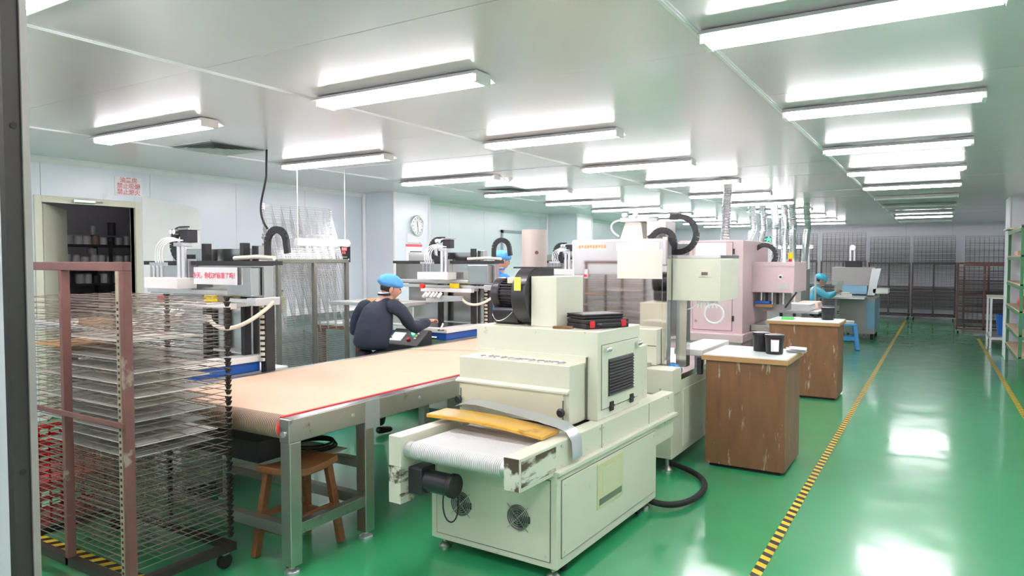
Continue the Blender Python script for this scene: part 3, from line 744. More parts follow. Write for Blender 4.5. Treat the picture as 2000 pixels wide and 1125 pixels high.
RK2 = rack('grey wire drying rack with its upper trays raised, by the left wall', (-6.02,5.02,0), R(90), 1.0, .70, 1.62, .45, .0255, 46, mat('rack_olive',(.17,.17,.14),.5,.3,var=.2), M['wirelight'], M['wirelight'], raised=14, tilt=72., key='mid', mid=False)
crate('blue plastic crate under the raised wire trays', (-5.72,5.35,0), .50, .36, .30, M['bluebox'], R(90), 'blue crates')
crate('small blue plastic crate next to the wooden bench', (-5.95,6.35,0), .34, .30, .26, M['bluebox'], R(90), 'blue crates')
DK = mat('rack_dark',(.06,.045,.045),.5,.3,var=.2)
rack('dark drying rack at the far wall behind the grey machine', (-2.97,22.1,0), 0, 1.15, .7, 1.6, .35, .036, 40, DK, M['wiredark'], M['wiredark'], raised=17, tilt=80., key='far', mid=True, group='far drying racks')
rack('dark drying rack at the far wall, left of the middle gap', (-1.74,22.3,0), 0, 1.0, .7, 1.55, .30, .034, 40, DK, M['wiredark'], M['wiredark'], raised=19, tilt=80., key='far2', mid=True, group='far drying racks')
rack('dark drying rack at the far wall, right of the middle gap', (-.66,22.3,0), 0, 1.0, .7, 1.55, .30, .034, 40, DK, M['wiredark'], M['wiredark'], raised=19, tilt=80., key='far2', mid=True, group='far drying racks')
rack('dark drying rack partly hidden behind silver ducts', (-4.25,22.1,0), 0, 1.15, .7, 1.6, .35, .036, 40, DK, M['wiredark'], M['wiredark'], raised=17, tilt=80., key='far', mid=True, group='far drying racks')
rack('rust red drying rack full of level trays beside the right wall', (.33,18.6,0), 0, 1.0, .75, 1.56, .18, .031, 44, M['rust'], M['wiredark'], M['wiredark'], key='far3', mid=True, group='far drying racks')
rack('drying rack with raised trays behind the rust red one', (.50,20.6,0), 0, 1.0, .7, 1.5, .30, .034, 38, M['rust'], M['wiredark'], M['wiredark'], raised=17, tilt=80., key='far2', mid=True, group='far drying racks')
# ------------------------------------------------------------------ screen printers by the conveyor (local: x right, y away)
def echain(name, pts, parent, w=.05, h=.022, m='black'):
    """cable chain: one link per segment"""
    e = MB()
    for i in range(len(pts)-1):
        a, b = Vector(pts[i]), Vector(pts[i+1]); e.bar(a, b, w, h, up=(0,1,0) if abs((b-a).normalized().y) < .9 else (0,0,1))
    return e.build(name, M[m], parent)
def gauge(parent, c, r=.022):
    g = MB().cyl((c[0],c[1]-.018,c[2]),(c[0],c[1]+.012,c[2]),r,n=18).build('pressure_gauge', M['chrome'], parent, smooth=40)
    MB().cyl((c[0],c[1]-.0195,c[2]),(c[0],c[1]-.018,c[2]),r*.82,n=18).build('dial', M['paper'], g)
def screen_printer(yp, label, variant):
    t = thing('screen_printer', label, 'printing machine', (-4.77, yp, 0), 0, 'screen printers by the conveyor')
    base = MB().box(-.75,.40,-.58,.34,.08,.82).build('base_cabinet', M['white'], t, bevel=.005)
    for x in (-.68,.33):
        for y in (-.5,.27): MB().cyl((x,y,0),(x,y,.082),.028,n=12).build('foot', M['rubber'], t, smooth=40)
    bed = MB().box(-.76,.42,-.62,.06,.82,.895).build('print_bed', M['blue'], t, bevel=.006)
    MB().box(-.78,.44,-.64,.08,.895,.94).build('bed_plate', M['white'], bed, bevel=.005)
    MB().box(-.60,.30,-.55,0,.94,.944).build('platen', M['steel'], bed)
    MB().cyl((.16,-.66,.84),(.34,-.66,.84),.022,n=14).build('air_regulator', M['chrome'], bed, smooth=40)
    # column covers
    MB().box(-.64,-.20,.05,.12,.94,1.74).build('column_cover', M['steel'], t, bevel=.004)
    MB().box(.355,.44,.05,.12,.94,1.76).build('column_cover', M['steel'], t, bevel=.004)
    MB().box(-.20,.355,.105,.12,.94,1.74).build('back_plate', M['steel'], t)
    for x in (-.13,.33):
        MB().box(x-.022,x+.022,-.02,.04,.94,1.78).build('guide_post', M['black'], t, bevel=.003)
    # beam
    bm_ = MB().box(-.70,.69,-.11,-.022,1.385,1.615).build('beam', M['steel'], t, bevel=.004)
    MB().box(-.70,.72,-.16,.03,1.615,1.645).build('top_rail', M['black'], bm_)
    for z in (1.345,1.40): MB().box(-.66,.62,-.16,-.11,z,z+.03).build('linear_rail', M['alu'], bm_, bevel=.003)
    MB().box(.40,.66,-.20,-.115,1.40,1.60).build('motor_cover', M['steel'], bm_, bevel=.004)
    ce = MB().box(.60,.70,-.19,.02,1.33,1.385).build('beam_end', M['alu'], bm_, bevel=.004)
    # right hand cable column with chain
    cc = MB().box(.445,.505,.05,.13,.80,1.60).build('cable_duct', M['black'], t)
    lk = MB().box(.46,.49,.03,.05,0,.022).mesh('duct_clip', M['hose'])
    for k in range(16): link('duct_clip', lk, cc, (0,0,.90+.04*k))
    echain('cable_chain', [(.62,-.02,1.655),(.62,-.02,1.76)] + arc((.72,-.02,1.77),.10,170,0,10) + [(.83,-.02,1.70)], t)
    MB().tube([(.30,-.06,1.665),(.55,-.06,1.675),(.74,-.06,1.665)],.016,8).build('cable_bundle', M['hose'], t)
    # print head
    hx = -.18 if variant == 0 else .03
    hd = MB().box(hx-.22,hx+.20,-.34,-.18,1.44,1.52).build('head_block', M['white'], t, bevel=.004)
    MB().box(hx-.02,hx+.10,-.18,-.11,1.42,1.66).build('head_slide', M['alu'], hd, bevel=.003)
    for x in (hx+.02,hx+.075): MB().cyl((x,-.20,1.50),(x,-.20,1.76),.020,n=14).build('air_cylinder', M['alu'], hd, smooth=40)
    MB().box(hx-.01,hx+.105,-.23,-.15,1.755,1.785).build('cylinder_cap', M['alu'], hd, bevel=.003)
    vb = MB().box(hx+.03,hx+.13,-.20,-.12,1.785,1.88).build('valve_block', M['motor'], hd, bevel=.003)
    MB().box(hx+.02,hx+.15,-.21,-.11,1.88,1.895).build('valve_plate', M['dullsteel'], vb)
    for x in (hx-.03,hx+.012): gauge(hd,(x,-.22,1.865))
    for x in (hx-.18,hx-.13,hx-.08):
        MB().cyl((x,-.28,1.52),(x,-.28,1.60),.012,n=10).cyl((x,-.28,1.60),(x,-.28,1.625),.018,n=10).build('squeegee_screw', M['chrome'], hd, smooth=40)
    MB().box(hx-.21,hx-.05,-.30,-.25,1.61,1.635).build('screw_bridge', M['alu'], hd)
    for q in range(4):
        a = (hx+.05+.015*q,-.22,1.80); b = (hx-.15+.03*q,-.28,1.62)
        MB().tube(bez(a,(a[0]-.12,-.24,1.86-.02*q),(b[0]-.05,-.29,1.80),b),.006,6).build('air_hose', M['white'], hd)
    echain('cable_chain', [(hx-.02,-.10,1.885)] + arc((hx-.10,-.10,1.775),.11,90,270,12) + [(hx+.05,-.10,1.664)], t, .06, .03)
    # screen frame carrier
    MB().box(-.24,.46,-.22,-.165,1.30,1.343).build('carrier_bar', M['white'], t, bevel=.004)
    for x in (-.10,.40): MB().box(x-.02,x+.02,-.165,-.022,1.31,1.34).build('carrier_arm', M['alu'], t, bevel=.003)
    MB().box(.17,.28,-.23,-.19,1.345,1.395).build('clamp_grip', M['yellow'], t, bevel=.006)
    MB().cyl((-.06,-.43,1.37),(-.06,-.39,1.37),.028,n=14).build('clamp_knob', M['redbtn'], t, smooth=40)
    for k in range(5):
        x = -.02+.05*k; MB().cyl((x,-.45,1.25),(x+.02,-.41,1.30),.018,n=10).build('clamp_fitting', M['dullsteel' if k%2 else 'white'], t, smooth=40)
    MB().prism([(-.02,1.19),(.46,1.22),(.46,1.27),(-.02,1.27)], 1, -.40, -.37).build('hanger_plate', M['alu'], t)
    MB().tube(bez((.45,-.38,1.24),(.55,-.38,1.14),(.70,-.30,1.16),(.78,-.10,1.36),16),.014,8).build('vacuum_hose', M['hose'], t, smooth=60)
    # screen frame
    sf = MB().box(-.98,-.02,-.90,-.86,1.165,1.20).box(-.98,-.02,-.34,-.30,1.165,1.20).box(-.98,-.94,-.86,-.34,1.165,1.20).box(-.06,-.02,-.86,-.34,1.165,1.20).build('screen_frame', M['alu'], t, bevel=.003)
    MB().box(-.94,-.06,-.86,-.34,1.168,1.172).build('screen_mesh', M['paperyellow'], sf)
    MB().box(-.60,-.30,-.72,-.52,1.173,1.23).build('ink_scoop', M['tapebrown'], sf)
    if variant == 1:
        MB().box(-.62,-.04,-.60,-.585,.97,1.15).build('guard_board', M['white'], t)
    # control panel
    cp = MB().prism([(-1.02,.70),(-.78,.70),(-.78,.93),(-.82,.94),(-1.02,.80)], 0, -.08, .36).build('control_panel', M['black'], t, bevel=.004)
    n = Vector((0,-.14,.20)).normalized()
    sc = MB().box(-.075,.075,-.06,.06,0,.004).build('touch_screen', M['screen'], cp, loc=(.03,-.925,.8685), rot=(R(35),0,0))
    MB().cyl((0,0,0),(0,0,.016),.017,n=14).build('green_button', M['greenled'], cp, loc=(.20,-.88,.90), rot=(R(35),0,0), smooth=40)
    MB().cyl((0,0,0),(0,0,.022),.018,n=14).build('stop_button', M['redbtn'], cp, loc=(.20,-.96,.845), rot=(R(35),0,0), smooth=40)
    for k in range(3): MB().cyl((0,0,0),(0,0,.012),.011,n=12).build('push_button', M['yellow' if k==1 else 'white'], cp, loc=(.27,-.88-.03*k,.90-.021*k), rot=(R(35),0,0), smooth=40)
    return t
SP1 = screen_printer(3.4, 'stainless screen printer with red lettered sign, behind the near rack', 0)
sg = MB().box(.05,.54,-.225,-.217,1.475,1.60).build('sign_board', M['paper'], SP1, label='white sign with red Chinese lettering')
text('今天，你核对标准了吗！', 'sign_text', .047, M['inkred'], sg, (.295,-.2258,1.537), (R(90),0,0), bold=.0012)
SP2 = screen_printer(6.4, 'stainless screen printer being operated by the navy jacket worker', 1)
SP3 = screen_printer(9.4, 'stainless screen printer beyond the blower stack', 1)

# ------------------------------------------------------------------ printer with mirror side panel
PM = thing('screen_printer', 'cream screen printer with mirrored steel side panel behind the dryer', 'printing machine', (0,0,0))
def pb(name, m, *b, **k): return MB().box(*b).build(name, M[m], k.pop('parent', PM), **k)
base = pb('base_cabinet','cream', -2.83,-1.74,5.19,7.0,.11,.70, bevel=.006)
pb('front_end','cream', -2.83,-1.725,5.14,5.36,.62,.81, parent=base, bevel=.005)
pb('bed_top','steel', -2.83,-1.74,5.36,7.0,.70,.745, parent=base, bevel=.004)
pb('side_panel','cream', -1.742,-1.734,5.45,6.9,.16,.62, parent=base, bevel=.002)
pb('front_opening','groove', -2.30,-1.90,5.183,5.192,.22,.60, parent=base)
pb('front_door','cream', -2.28,-1.92,5.178,5.19,.24,.58, parent=base, bevel=.002)
for x in (-1.80,-2.75):
    for y in (5.26,6.9):
        MB().cyl((x,y,.02),(x,y,.112),.018,n=12).lathe([(.05,0),(.05,.015),(.02,.04)],16,(x,y,0)).build('levelling_foot', M['dullsteel'], PM, smooth=40)
MB().cyl((-1.80,6.5,.045),(-1.765,6.5,.045),.045,n=16).build('caster', M['rubber'], PM, smooth=40)
# mirrored cover of the print head
mp_ = pb('mirror_panel','mirror', -2.70,-1.905,5.42,5.44,.80,1.81)
pb('panel_frame','white', -2.715,-2.70,5.415,5.46,.80,1.82, parent=mp_)
pb('panel_frame','alu', -2.70,-1.905,5.415,5.50,1.805,1.825, parent=mp_)
pb('notice_sheet','paperyellow', -2.295,-1.905,5.411,5.4185,1.50,1.735, parent=mp_)
pb('notice_sheet','paper', -2.31,-1.935,5.4145,5.4188,1.735,1.80, parent=mp_)
lt = MB()
for i in range(10): lt.box(-2.655+.026*i,-2.637+.026*i,5.4182,5.42,1.752+.006*(i%3==1),1.778)
lt.build('maker_lettering', M['orangetext'], mp_)
bx_ = pb('emergency_switch','alu', -2.595,-2.565,5.405,5.42,1.495,1.575, parent=mp_, bevel=.003)
MB().cyl((-2.58,5.405,1.52),(-2.58,5.385,1.52),.012,n=12).build('stop_button', M['redbtn'], bx_, smooth=40)
pb('head_body','steel', -2.70,-1.93,5.46,6.2,1.0,1.80, bevel=.004)
post = pb('guide_column','mirror', -1.905,-1.86,5.40,5.50,.78,1.84, bevel=.004)
pb('guide_column','steel', -1.84,-1.75,5.56,5.66,.78,1.60, bevel=.004)
cb_ = pb('cream_case','cream', -1.86,-1.47,5.52,6.1,1.325,1.665, bevel=.005)
pb('case_top','steel', -1.86,-1.47,5.52,6.1,1.666,1.69, parent=cb_)
pb('cable_plate','hose', -1.645,-1.545,5.513,5.52,1.515,1.575, parent=cb_, bevel=.003)
MB().box(-1.62,-1.57,5.508,5.514,1.532,1.557).build('cable_slot', M['groove'], cb_, bevel=.01)
for z in (1.40,1.47,1.54,1.61): MB().cyl((-1.49,5.515,z),(-1.49,5.522,z),.007,n=10).build('screw', M['alu'], cb_)
for i in range(6): MB().cyl((-1.66+.03*i,5.56,1.325),(-1.66+.03*i,5.56,1.27),.008,n=8).build('air_fitting', M['white'], cb_, smooth=40)
MB().ring((-1.53,5.56,1.225),.075,.009,1,24,8).build('air_hose', M['white'], cb_, smooth=60)
MB().tube(bez((-1.66,5.56,1.30),(-1.72,5.56,1.24),(-1.78,5.6,1.24),(-1.84,5.6,1.28)),.006,6).build('air_hose', M['white'], cb_)
# cream steps below the panel (seen under the mirror)
pb('drawer_box','cream', -2.26,-1.91,5.30,5.41,.815,1.10, bevel=.004)
pb('drawer_gap','groove', -2.262,-1.912,5.298,5.301,.965,.972)
# table plate at right
tp = pb('work_plate','white', -1.90,-1.66,5.70,6.55,.86,.91, bevel=.005)
pb('plate_leg','alu', -1.80,-1.74,5.95,6.05,.745,.86, parent=tp)
pb('plate_leg','alu', -1.80,-1.74,6.35,6.45,.745,.86, parent=tp)
pb('side_bracket','motor', -1.68,-1.645,5.62,5.68,.72,.86)
pb('front_tray','dullsteel', -2.60,-1.95,5.15,5.30,.812,.835)
# head on top with hoses
tb = MB().prism([(-2.42,1.825),(-2.20,1.825),(-2.22,1.98),(-2.36,2.0)],1,5.75,5.9).build('head_unit', M['paperyellow'], PM, bevel=.005)
MB().box(-2.40,-2.14,5.72,5.93,1.985,2.02).build('head_plate', M['dullsteel'], tb)
for x in (-2.36,-2.26): gauge(tb,(x,5.72,2.04))
MB().box(-2.15,-1.98,5.70,5.95,1.80,1.98).build('motor_block', M['dullsteel'], PM, bevel=.004)
MB().tube(bez((-2.42,5.74,1.86),(-2.52,5.70,1.92),(-2.48,5.68,2.0),(-2.38,5.72,2.0)),.008,6).build('air_hose', M['white'], PM)
echain('cable_chain',[(-1.98,5.80,2.02)]+arc((-1.90,5.80,1.87),.15,100,-90,14)+[(-2.05,5.80,1.72)],PM,.05,.026)
echain('cable_chain',[(-2.10,5.62,1.83)]+arc((-1.98,5.62,1.80),.10,150,0,10)+[(-1.88,5.62,1.74)],PM,.05,.022)
tag(MB().prism([(0,0),(.14,0),(.10,.05),(.04,.06)],1,0,.10).build('blue_cloth', M['cap'], loc=(-1.93,5.52,.748), bevel=.01), 'crumpled light blue cap lying on the mirrored printer bed', 'cloth')

# ------------------------------------------------------------------ pink machine
PK = thing('pink_machine','pale pink enamelled printing machine with two notice sheets','printing machine',(0,0,0))
def kb(name, m, *b, **k): return MB().box(*b).build(name, M[m], k.pop('parent', PK), **k)
kc = kb('cabinet','pink', -3.01,-2.165,9.20,10.7,.66,1.91, bevel=.006)
kb('plinth','pink', -3.3,-2.12,9.03,10.8,.60,.70, bevel=.005)
kb('lower_body','pink', -3.3,-2.15,9.08,10.8,.10,.60, bevel=.005)
for x in (-3.22,-2.22):
    for y in (9.18,10.7): MB().cyl((x,y,0),(x,y,.102),.03,n=12).build('foot', M['rubber'], PK, smooth=40)
kb('door_gap','pinkdark', -2.82,-2.294,9.196,9.202,.73,1.89, parent=kc)
kd = kb('cabinet_door','pink', -2.812,-2.30,9.187,9.20,.737,1.883, parent=kc, bevel=.002)
for z in (.86,1.73): kb('hinge','black', -2.297,-2.272,9.184,9.199,z,z+.07, parent=kc)
kb('notice_sheet','paper', -2.78,-2.38,9.183,9.187,1.595,1.88, parent=kd)
kb('notice_sheet','paper', -2.645,-2.38,9.183,9.187,1.235,1.535, parent=kd)
MB().lathe([(.012,0),(.012,.02),(.018,.025)],12).build('door_knob', M['chrome'], kd, loc=(-2.76,9.187,.85), rot=(R(90),0,0))
hd = kb('print_head','pink', -2.165,-1.635,9.72,10.7,1.22,1.627, bevel=.006)
kb('head_rim','pink', -2.167,-1.63,9.71,9.73,1.575,1.63, parent=hd)
MB().cyl((-1.80,9.72,1.43),(-1.80,9.70,1.43),.032,n=20).build('knob_plate', M['alu'], hd, smooth=40)
MB().cyl((-1.80,9.703,1.43),(-1.80,9.685,1.43),.016,n=14).build('switch', M['black'], hd, smooth=40)
kb('name_plate','dullsteel', -1.85,-1.70,9.713,9.72,1.265,1.355, parent=hd)
kb('bed','dullsteel', -2.15,-1.55,9.60,10.7,.71,.79, bevel=.004)
kb('bed_support','pink', -2.15,-1.62,9.9,10.7,.30,.71, bevel=.004)
kb('squeegee_carriage','greymach', -2.06,-1.78,9.9,10.4,.96,1.22, bevel=.004)
for i in range(5): MB().cyl((-2.07+.07*i,9.84,1.06),(-2.07+.07*i,9.84,1.22),.017,n=10).build('clamp_fitting', M['black' if i%2 else 'chrome'], PK, smooth=40)
kb('ink_tray','tapebrown', -2.14,-1.91,9.78,9.88,1.02,1.06)
kb('tray_cover','blue', -2.14,-1.95,9.77,9.88,1.065,1.10)
MB().bar((-1.75,9.78,1.02),(-1.61,9.78,1.23),.022).build('lever', M['black'], PK)
echain('cable_chain',[(-2.18,10.0,1.81)]+arc((-2.07,10.0,1.71),.15,110,-80,12)+[(-2.14,10.0,1.56)],PK,.06,.03)
MB().cyl((-1.79,10.35,1.627),(-1.79,10.35,1.67),.022,n=12).build('beacon_base', M['redbtn'], hd, smooth=40)
MB().cyl((-1.79,10.35,1.67),(-1.79,10.35,1.76),.034,n=14).build('beacon', M['yellow'], hd, smooth=40)
# ducts rising to the ceiling
def duct(pts, r, label):
    P = []
    for i in range(len(pts)-1): P += bez(pts[i], Vector(pts[i]).lerp(Vector(pts[i+1]),.33)+Vector((.02,0,0)), Vector(pts[i]).lerp(Vector(pts[i+1]),.66)-Vector((.02,0,0)), pts[i+1], 40)[:-1]
    P.append(Vector(pts[-1])); rr = [r*(1+.05*(-1)**i) for i in range(len(P))]
    tag(MB().tube(P, rr, 14, caps=False).build('flexible_duct', M['duct']), label, 'duct', 'silver ducts above the machines')
duct([(-2.72,10.4,1.912),(-2.70,10.5,CEIL)], .06, 'silver flexible duct leftmost, rising from the pink cabinet')
DC = thing('steel_cabinet','grey steel cabinet behind the pink print head','cabinet',(-2.95,12.6,0))
MB().box(0,.95,0,.9,0,1.50).build('body', M['greymach'], DC, bevel=.005)
MB().box(.95,.96,.1,.8,.2,1.4).build('door', M['greymach'], DC)
MB().box(-.25,.0,.1,.8,0,1.72).build('side_box', M['greymach'], DC, bevel=.005)
for i,(x,y,z,xt,yt) in enumerate(((-3.08,12.95,1.722,-3.0,13.4),(-2.86,13.1,1.502,-2.84,13.5),(-2.50,12.9,1.502,-2.55,13.1),(-2.36,13.0,1.502,-2.42,13.3),(-2.22,13.05,1.502,-2.32,13.5),(-2.08,13.3,1.502,-2.12,13.8))):
    duct([(x,y,z),(xt+.02,yt,2.2),(xt,yt,CEIL)], .06, 'silver flexible duct rising from the grey cabinet, %s from the left' % ORD[i+1])
# ------------------------------------------------------------------ wooden work cabinets in the middle
def wcab(label, x0, x1, ya, yb, h, loose):
    t = thing('wooden_cabinet', label, 'cabinet', ((x0+x1)/2,(ya+yb)/2,0), 0, 'brown wooden cabinets')
    w, d = x1-x0, yb-ya
    MB().box(-w/2,w/2,-d/2,d/2,.025,h-.045).build('body', M['cabwood'], t, bevel=.004)
    MB().box(-w/2+.03,w/2-.03,-d/2+.03,d/2-.03,0,.03).build('plinth', M['rubber'], t)
    top = MB().box(-w/2-.03,w/2+.02,-d/2-.025,d/2+.06,h-.045,h-.006).build('top_edge', M['tapebrown'], t, bevel=.003)
    MB().box(-w/2-.02,w/2+.012,-d/2-.018,d/2+.05,h-.006,h).build('top_cover', M['cabtop'], top)
    return t
wcab('brown wooden cabinet nearest the aisle tape, two black pails on top', -1.59, -.985, 5.56, 6.2, .90, True)
wcab('second brown wooden cabinet farther along the aisle tape', -1.78, -1.01, 8.93, 9.5, .92, True)
def pail(label, loc, r, h, lab=True):
    t = thing('ink_pail', label, 'pail', loc, 0, 'black ink pails')
    MB().lathe([(r*.86,0),(r*.90,.004),(r,h*.86),(r*1.05,h*.86),(r*1.05,h*.94),(r*.96,h),(r*.9,h),(r*.86,.012)],24).build('bucket', M['blackpail'], t, smooth=35)
    MB().lathe([(r*1.06,h*.93),(r*1.06,h*1.0),(r*.9,h*1.015)],24).build('lid', M['blackpail'], t, smooth=35)
    if lab:
        P = []; m = MB(); n = 6
        for z0, z1, rr, mi in ((h*.12,h*.80,1.012,1),(h*.16,h*.76,1.020,0)):
            m.mi = mi
            for i in range(n):
                a0, a1 = R(-108+ (6 if mi==0 else 0)+i*(36-(4 if mi==0 else 0)*1)/n*1.6), R(-108+(6 if mi==0 else 0)+(i+1)*(36-(4 if mi==0 else 0))/n*1.6)
                def q(a,z): k = r*(.88+.12*z/h)*rr; return (k*math.cos(a),k*math.sin(a),z)
                m._add([q(a0,z0),q(a1,z0),q(a1,z1),q(a0,z1)],[(0,1,2,3)])
        m.build('paper_label', [M['paper'],M['redbtn']], t)
    return t
pail('left black ink pail on the nearer wooden cabinet', (-1.255,5.99,.90), .068, .155, False)
pail('black ink pail with red bordered label on the nearer cabinet', (-1.125,5.86,.90), .072, .155, True)
pail('small black pail on the farther wooden cabinet', (-1.17,9.32,.92), .075, .15, False)
ps = MB()
for i in range(5): ps.box(-.07+.008*i,.055+.006*i,-.09,.09,.001+.006*i,.0025+.006*i, rot=(R(random.uniform(-4,4)),R(random.uniform(-5,5)),R(random.uniform(-14,14))))
tag(ps.build('loose_papers', M['paper'], loc=(-1.0,6.08,.906), rot=(0,R(6),R(12))), 'loose white papers hanging over the cabinet corner', 'papers')
tag(MB().box(-.16,.16,-.10,.10,0,.006).box(-.30,-.05,-.06,.16,.0065,.010,rot=(0,0,.2)).build('loose_papers', M['paper'], loc=(-1.42,9.28,.9205), rot=(0,0,.1)), 'white papers spread on the farther wooden cabinet', 'papers')
t = thing('green_tape','green tape dispenser on the farther wooden cabinet','tape dispenser',(-1.60,9.12,.9205))
MB().box(-.07,.07,-.03,.03,0,.03).build('body', M['greenbit'], t, bevel=.006)
MB().box(.05,.09,-.012,.012,.0,.02).build('cutter', M['chrome'], t)
# paper table
PT = thing('paper_table','steel table stacked with white paper behind the farther cabinet','table',(-1.78,11.35,0))
MB().box(-.30,.26,-.30,.9,.86,.895).build('table_top', M['alu'], PT, bevel=.004)
for x in (-.26,.22):
    for y in (-.26,.86): MB().box(x-.02,x+.02,y-.02,y+.02,0,.86).build('leg', M['motor'], PT)
st = MB()
for i in range(9): st.box(-.22+random.uniform(-.02,.02),.14+random.uniform(-.02,.02),-.22,.28,.001+.011*i,.010+.011*i)
tag(st.build('paper_stack', M['paper'], loc=(-1.78,11.35,.8955)), 'stack of white paper on the steel table', 'paper stack')
tag(MB().box(-.14,.16,0,.4,0,.05).box(-.13,.15,.01,.39,.052,.10).build('paper_stack', M['pinkpaper'], loc=(-1.77,11.75,.8955)), 'stack of pink paper behind the white stack', 'paper stack')
t = thing('guide_rod','pale upright rod standing on the steel paper table','rod',(-1.99,11.9,.8955))
MB().cyl((0,0,0),(0,0,.02),.03,n=14).build('foot', M['dullsteel'], t, smooth=40); MB().cyl((0,0,.02),(0,0,.36),.014,n=10).build('rod', M['hose'], t, smooth=40)
# blue plastic stool
BS = thing('plastic_stool','light blue plastic stool beside the farther wooden cabinet','stool',(-1.45,14.3,0),R(10))
MB().box(-.15,.15,-.15,.15,.44,.475).build('seat', M['bluestool'], BS, bevel=.015)
for sx in (-1,1):
    for sy in (-1,1):
        q = MB(); a = Vector((sx*.11,sy*.11,.45)); b = Vector((sx*.165,sy*.165,0)); q.bar(a,b,.07,.07); q.build('leg', M['bluestool'], BS, bevel=.012)
for s in (-1,1):
    MB().box(-.12,.12,s*.135-.008,s*.135+.008,.17,.24).build('brace', M['bluestool'], BS, bevel=.004)
    MB().box(s*.135-.008,s*.135+.008,-.12,.12,.17,.24).build('brace', M['bluestool'], BS, bevel=.004)
tag(MB().cyl((0,0,0),(0,0,.05),.10,.11,n=24).build('white_pad', M['paper'], loc=(-1.45,14.3,.4755), smooth=40), 'white round pad on the light blue stool', 'pad')
# far grey and blue machine
FM = thing('far_machine','grey and pale blue machine in front of the far worker','printing machine',(0,0,0))
def fb(name, m, *b, **k): return MB().box(*b).build(name, M[m], k.pop('parent', FM), **k)
fb('body','greymach', -1.82,-1.14,16.2,17.4,.12,.86, bevel=.006)
fb('side_panel','bluemach', -1.30,-1.15,16.19,16.20,.22,.80)
fb('side_panel','bluemach', -1.139,-1.13,16.3,17.3,.22,.80)
for x in (-1.75,-1.2):
    for y in (16.3,17.3): MB().cyl((x,y,0),(x,y,.122),.03,n=12).build('foot', M['rubber'], FM, smooth=40)
fb('table_top','alu', -2.35,-1.30,15.7,16.4,.86,.90, bevel=.004)
for x,y in ((-2.30,15.75),(-1.85,15.75)): fb('table_leg','greymach', x,x+.04,y,y+.04,0,.86)
fb('head','greymach', -2.05,-1.20,16.9,17.5,1.10,1.50, bevel=.006)
fb('head_panel','bluemach', -1.95,-1.35,16.89,16.90,.92,1.10)
fb('uprights','greymach', -2.05,-1.15,17.3,17.5,.86,1.10)
fb('air_unit','black', -1.80,-1.48,16.95,17.2,1.50,1.64, bevel=.01)
for x in (-1.70,-1.62): MB().cyl((x,17.05,1.64),(x,17.05,1.90),.03,n=12).build('air_cylinder', M['alu'], FM, smooth=40)
MB().cyl((-1.66,16.98,1.93),(-1.66,17.06,1.93),.06,n=16).build('gauge', M['alu'], FM, smooth=40)
MB().prism([(-1.30,.92),(-1.16,.92),(-1.05,1.48),(-1.22,1.48)],1,16.30,16.42).build('hanging_bag', M['foil'], FM)
fb('out_tray','white', -1.20,-.92,16.3,16.9,.96,1.06, bevel=.006)
tag(MB().box(-.20,.16,-.12,.12,0,.05).box(-.16,.10,-.10,.10,.052,.09,rot=(0,0,.3)).build('folded_prints', M['paperyellow'], loc=(-1.72,15.95,.9005), rot=(0,0,.15)), 'pale folded prints on the far machine table', 'prints')
tag(MB().cyl((0,0,0),(0,0,1.36),.02,n=10).lathe([(.12,0),(.12,.01),(.03,.05)],16).build('steel_pole', M['chrome'], loc=(-2.05,14.5,0), smooth=40), 'thin chrome pole standing in front of the far worker', 'pole')
tag(MB().cyl((0,0,0),(0,0,2.3),.018,n=10).lathe([(.12,0),(.12,.012),(.03,.03)],14).build('marked_pole', M['alu'], loc=(-2.62,17.5,.0)), 'thin banded pole rising behind the far worker', 'pole')
bk = thing('grey_bin','dark grey upright bin beside the far worker','bin',(-2.75,15.2,0))
MB().box(-.25,.25,-.2,.2,0,1.28).build('body', mat('bin_grey',(.07,.09,.11),.5), bk, bevel=.02)
MB().box(.04,.07,-.215,-.2,.6,1.2).build('handle', M['chrome'], bk)
tag(MB().cyl((0,0,0),(0,0,.02),.11,n=20).build('red_dish', M['red'], loc=(-2.17,15.80,.9005), smooth=40), 'round red dish on the far machine table', 'dish')
cbm = thing('wall_cabinet','tall narrow grey cabinet near the far wall','cabinet',(-3.55,20.4,0))
MB().box(-.28,.28,-.2,.2,0,1.75).build('body', mat('cab_dark',(.16,.15,.16),.5), cbm, bevel=.01)
MB().box(-.26,.26,-.21,-.2,.08,1.70).build('door', mat('cab_dark2',(.20,.19,.20),.5), cbm); MB().cyl((.2,-.212,.95),(.2,-.23,.95),.02,n=10).build('handle', M['redbtn'], cbm)

# ------------------------------------------------------------------ right side: green shelf and side table
SH = thing('green_shelf','green steel shelving unit with wooden boards at the right edge','shelf',(.95,11.80,0))
w, d = .50, 2.15
for x in (0, w):
    for y in (0, d): MB().box(x-.02,x+.02,y-.02,y+.02,0,2.14).build('post', M['green'], SH, bevel=.002)
zs = (.30,.60,.93,1.30,1.70,2.10)
for z in zs:
    b = MB().box(-.02,w+.02,-.02,d+.02,z,z+.022).build('shelf_board', M['shelfwood'], SH)
    MB().box(-.026,-.018,-.02,d+.02,z-.045,z).build('shelf_rail', M['green'], b)
    MB().box(-.02,w+.02,-.026,-.018,z-.045,z).build('shelf_rail', M['green'], b)
tag(MB().box(-.05,.56,-.10,.70,0,.025).build('loose_board', M['hose'], loc=(.90,13.1,2.1225), rot=(0,0,0)), 'pale board lying on top of the green shelf', 'board')
t = thing('red_bundle','round bundle of bright red plastic on the green shelf','bundle',(1.10,12.35,.9525))
MB().lathe([(.10,0),(.145,.05),(.16,.11),(.13,.17),(.08,.19),(.05,.22)],18).build('bag', M['red'], t, smooth=60)
MB().lathe([(.03,.21),(.055,.25),(.02,.27)],12).build('knot', M['red'], t, smooth=60)
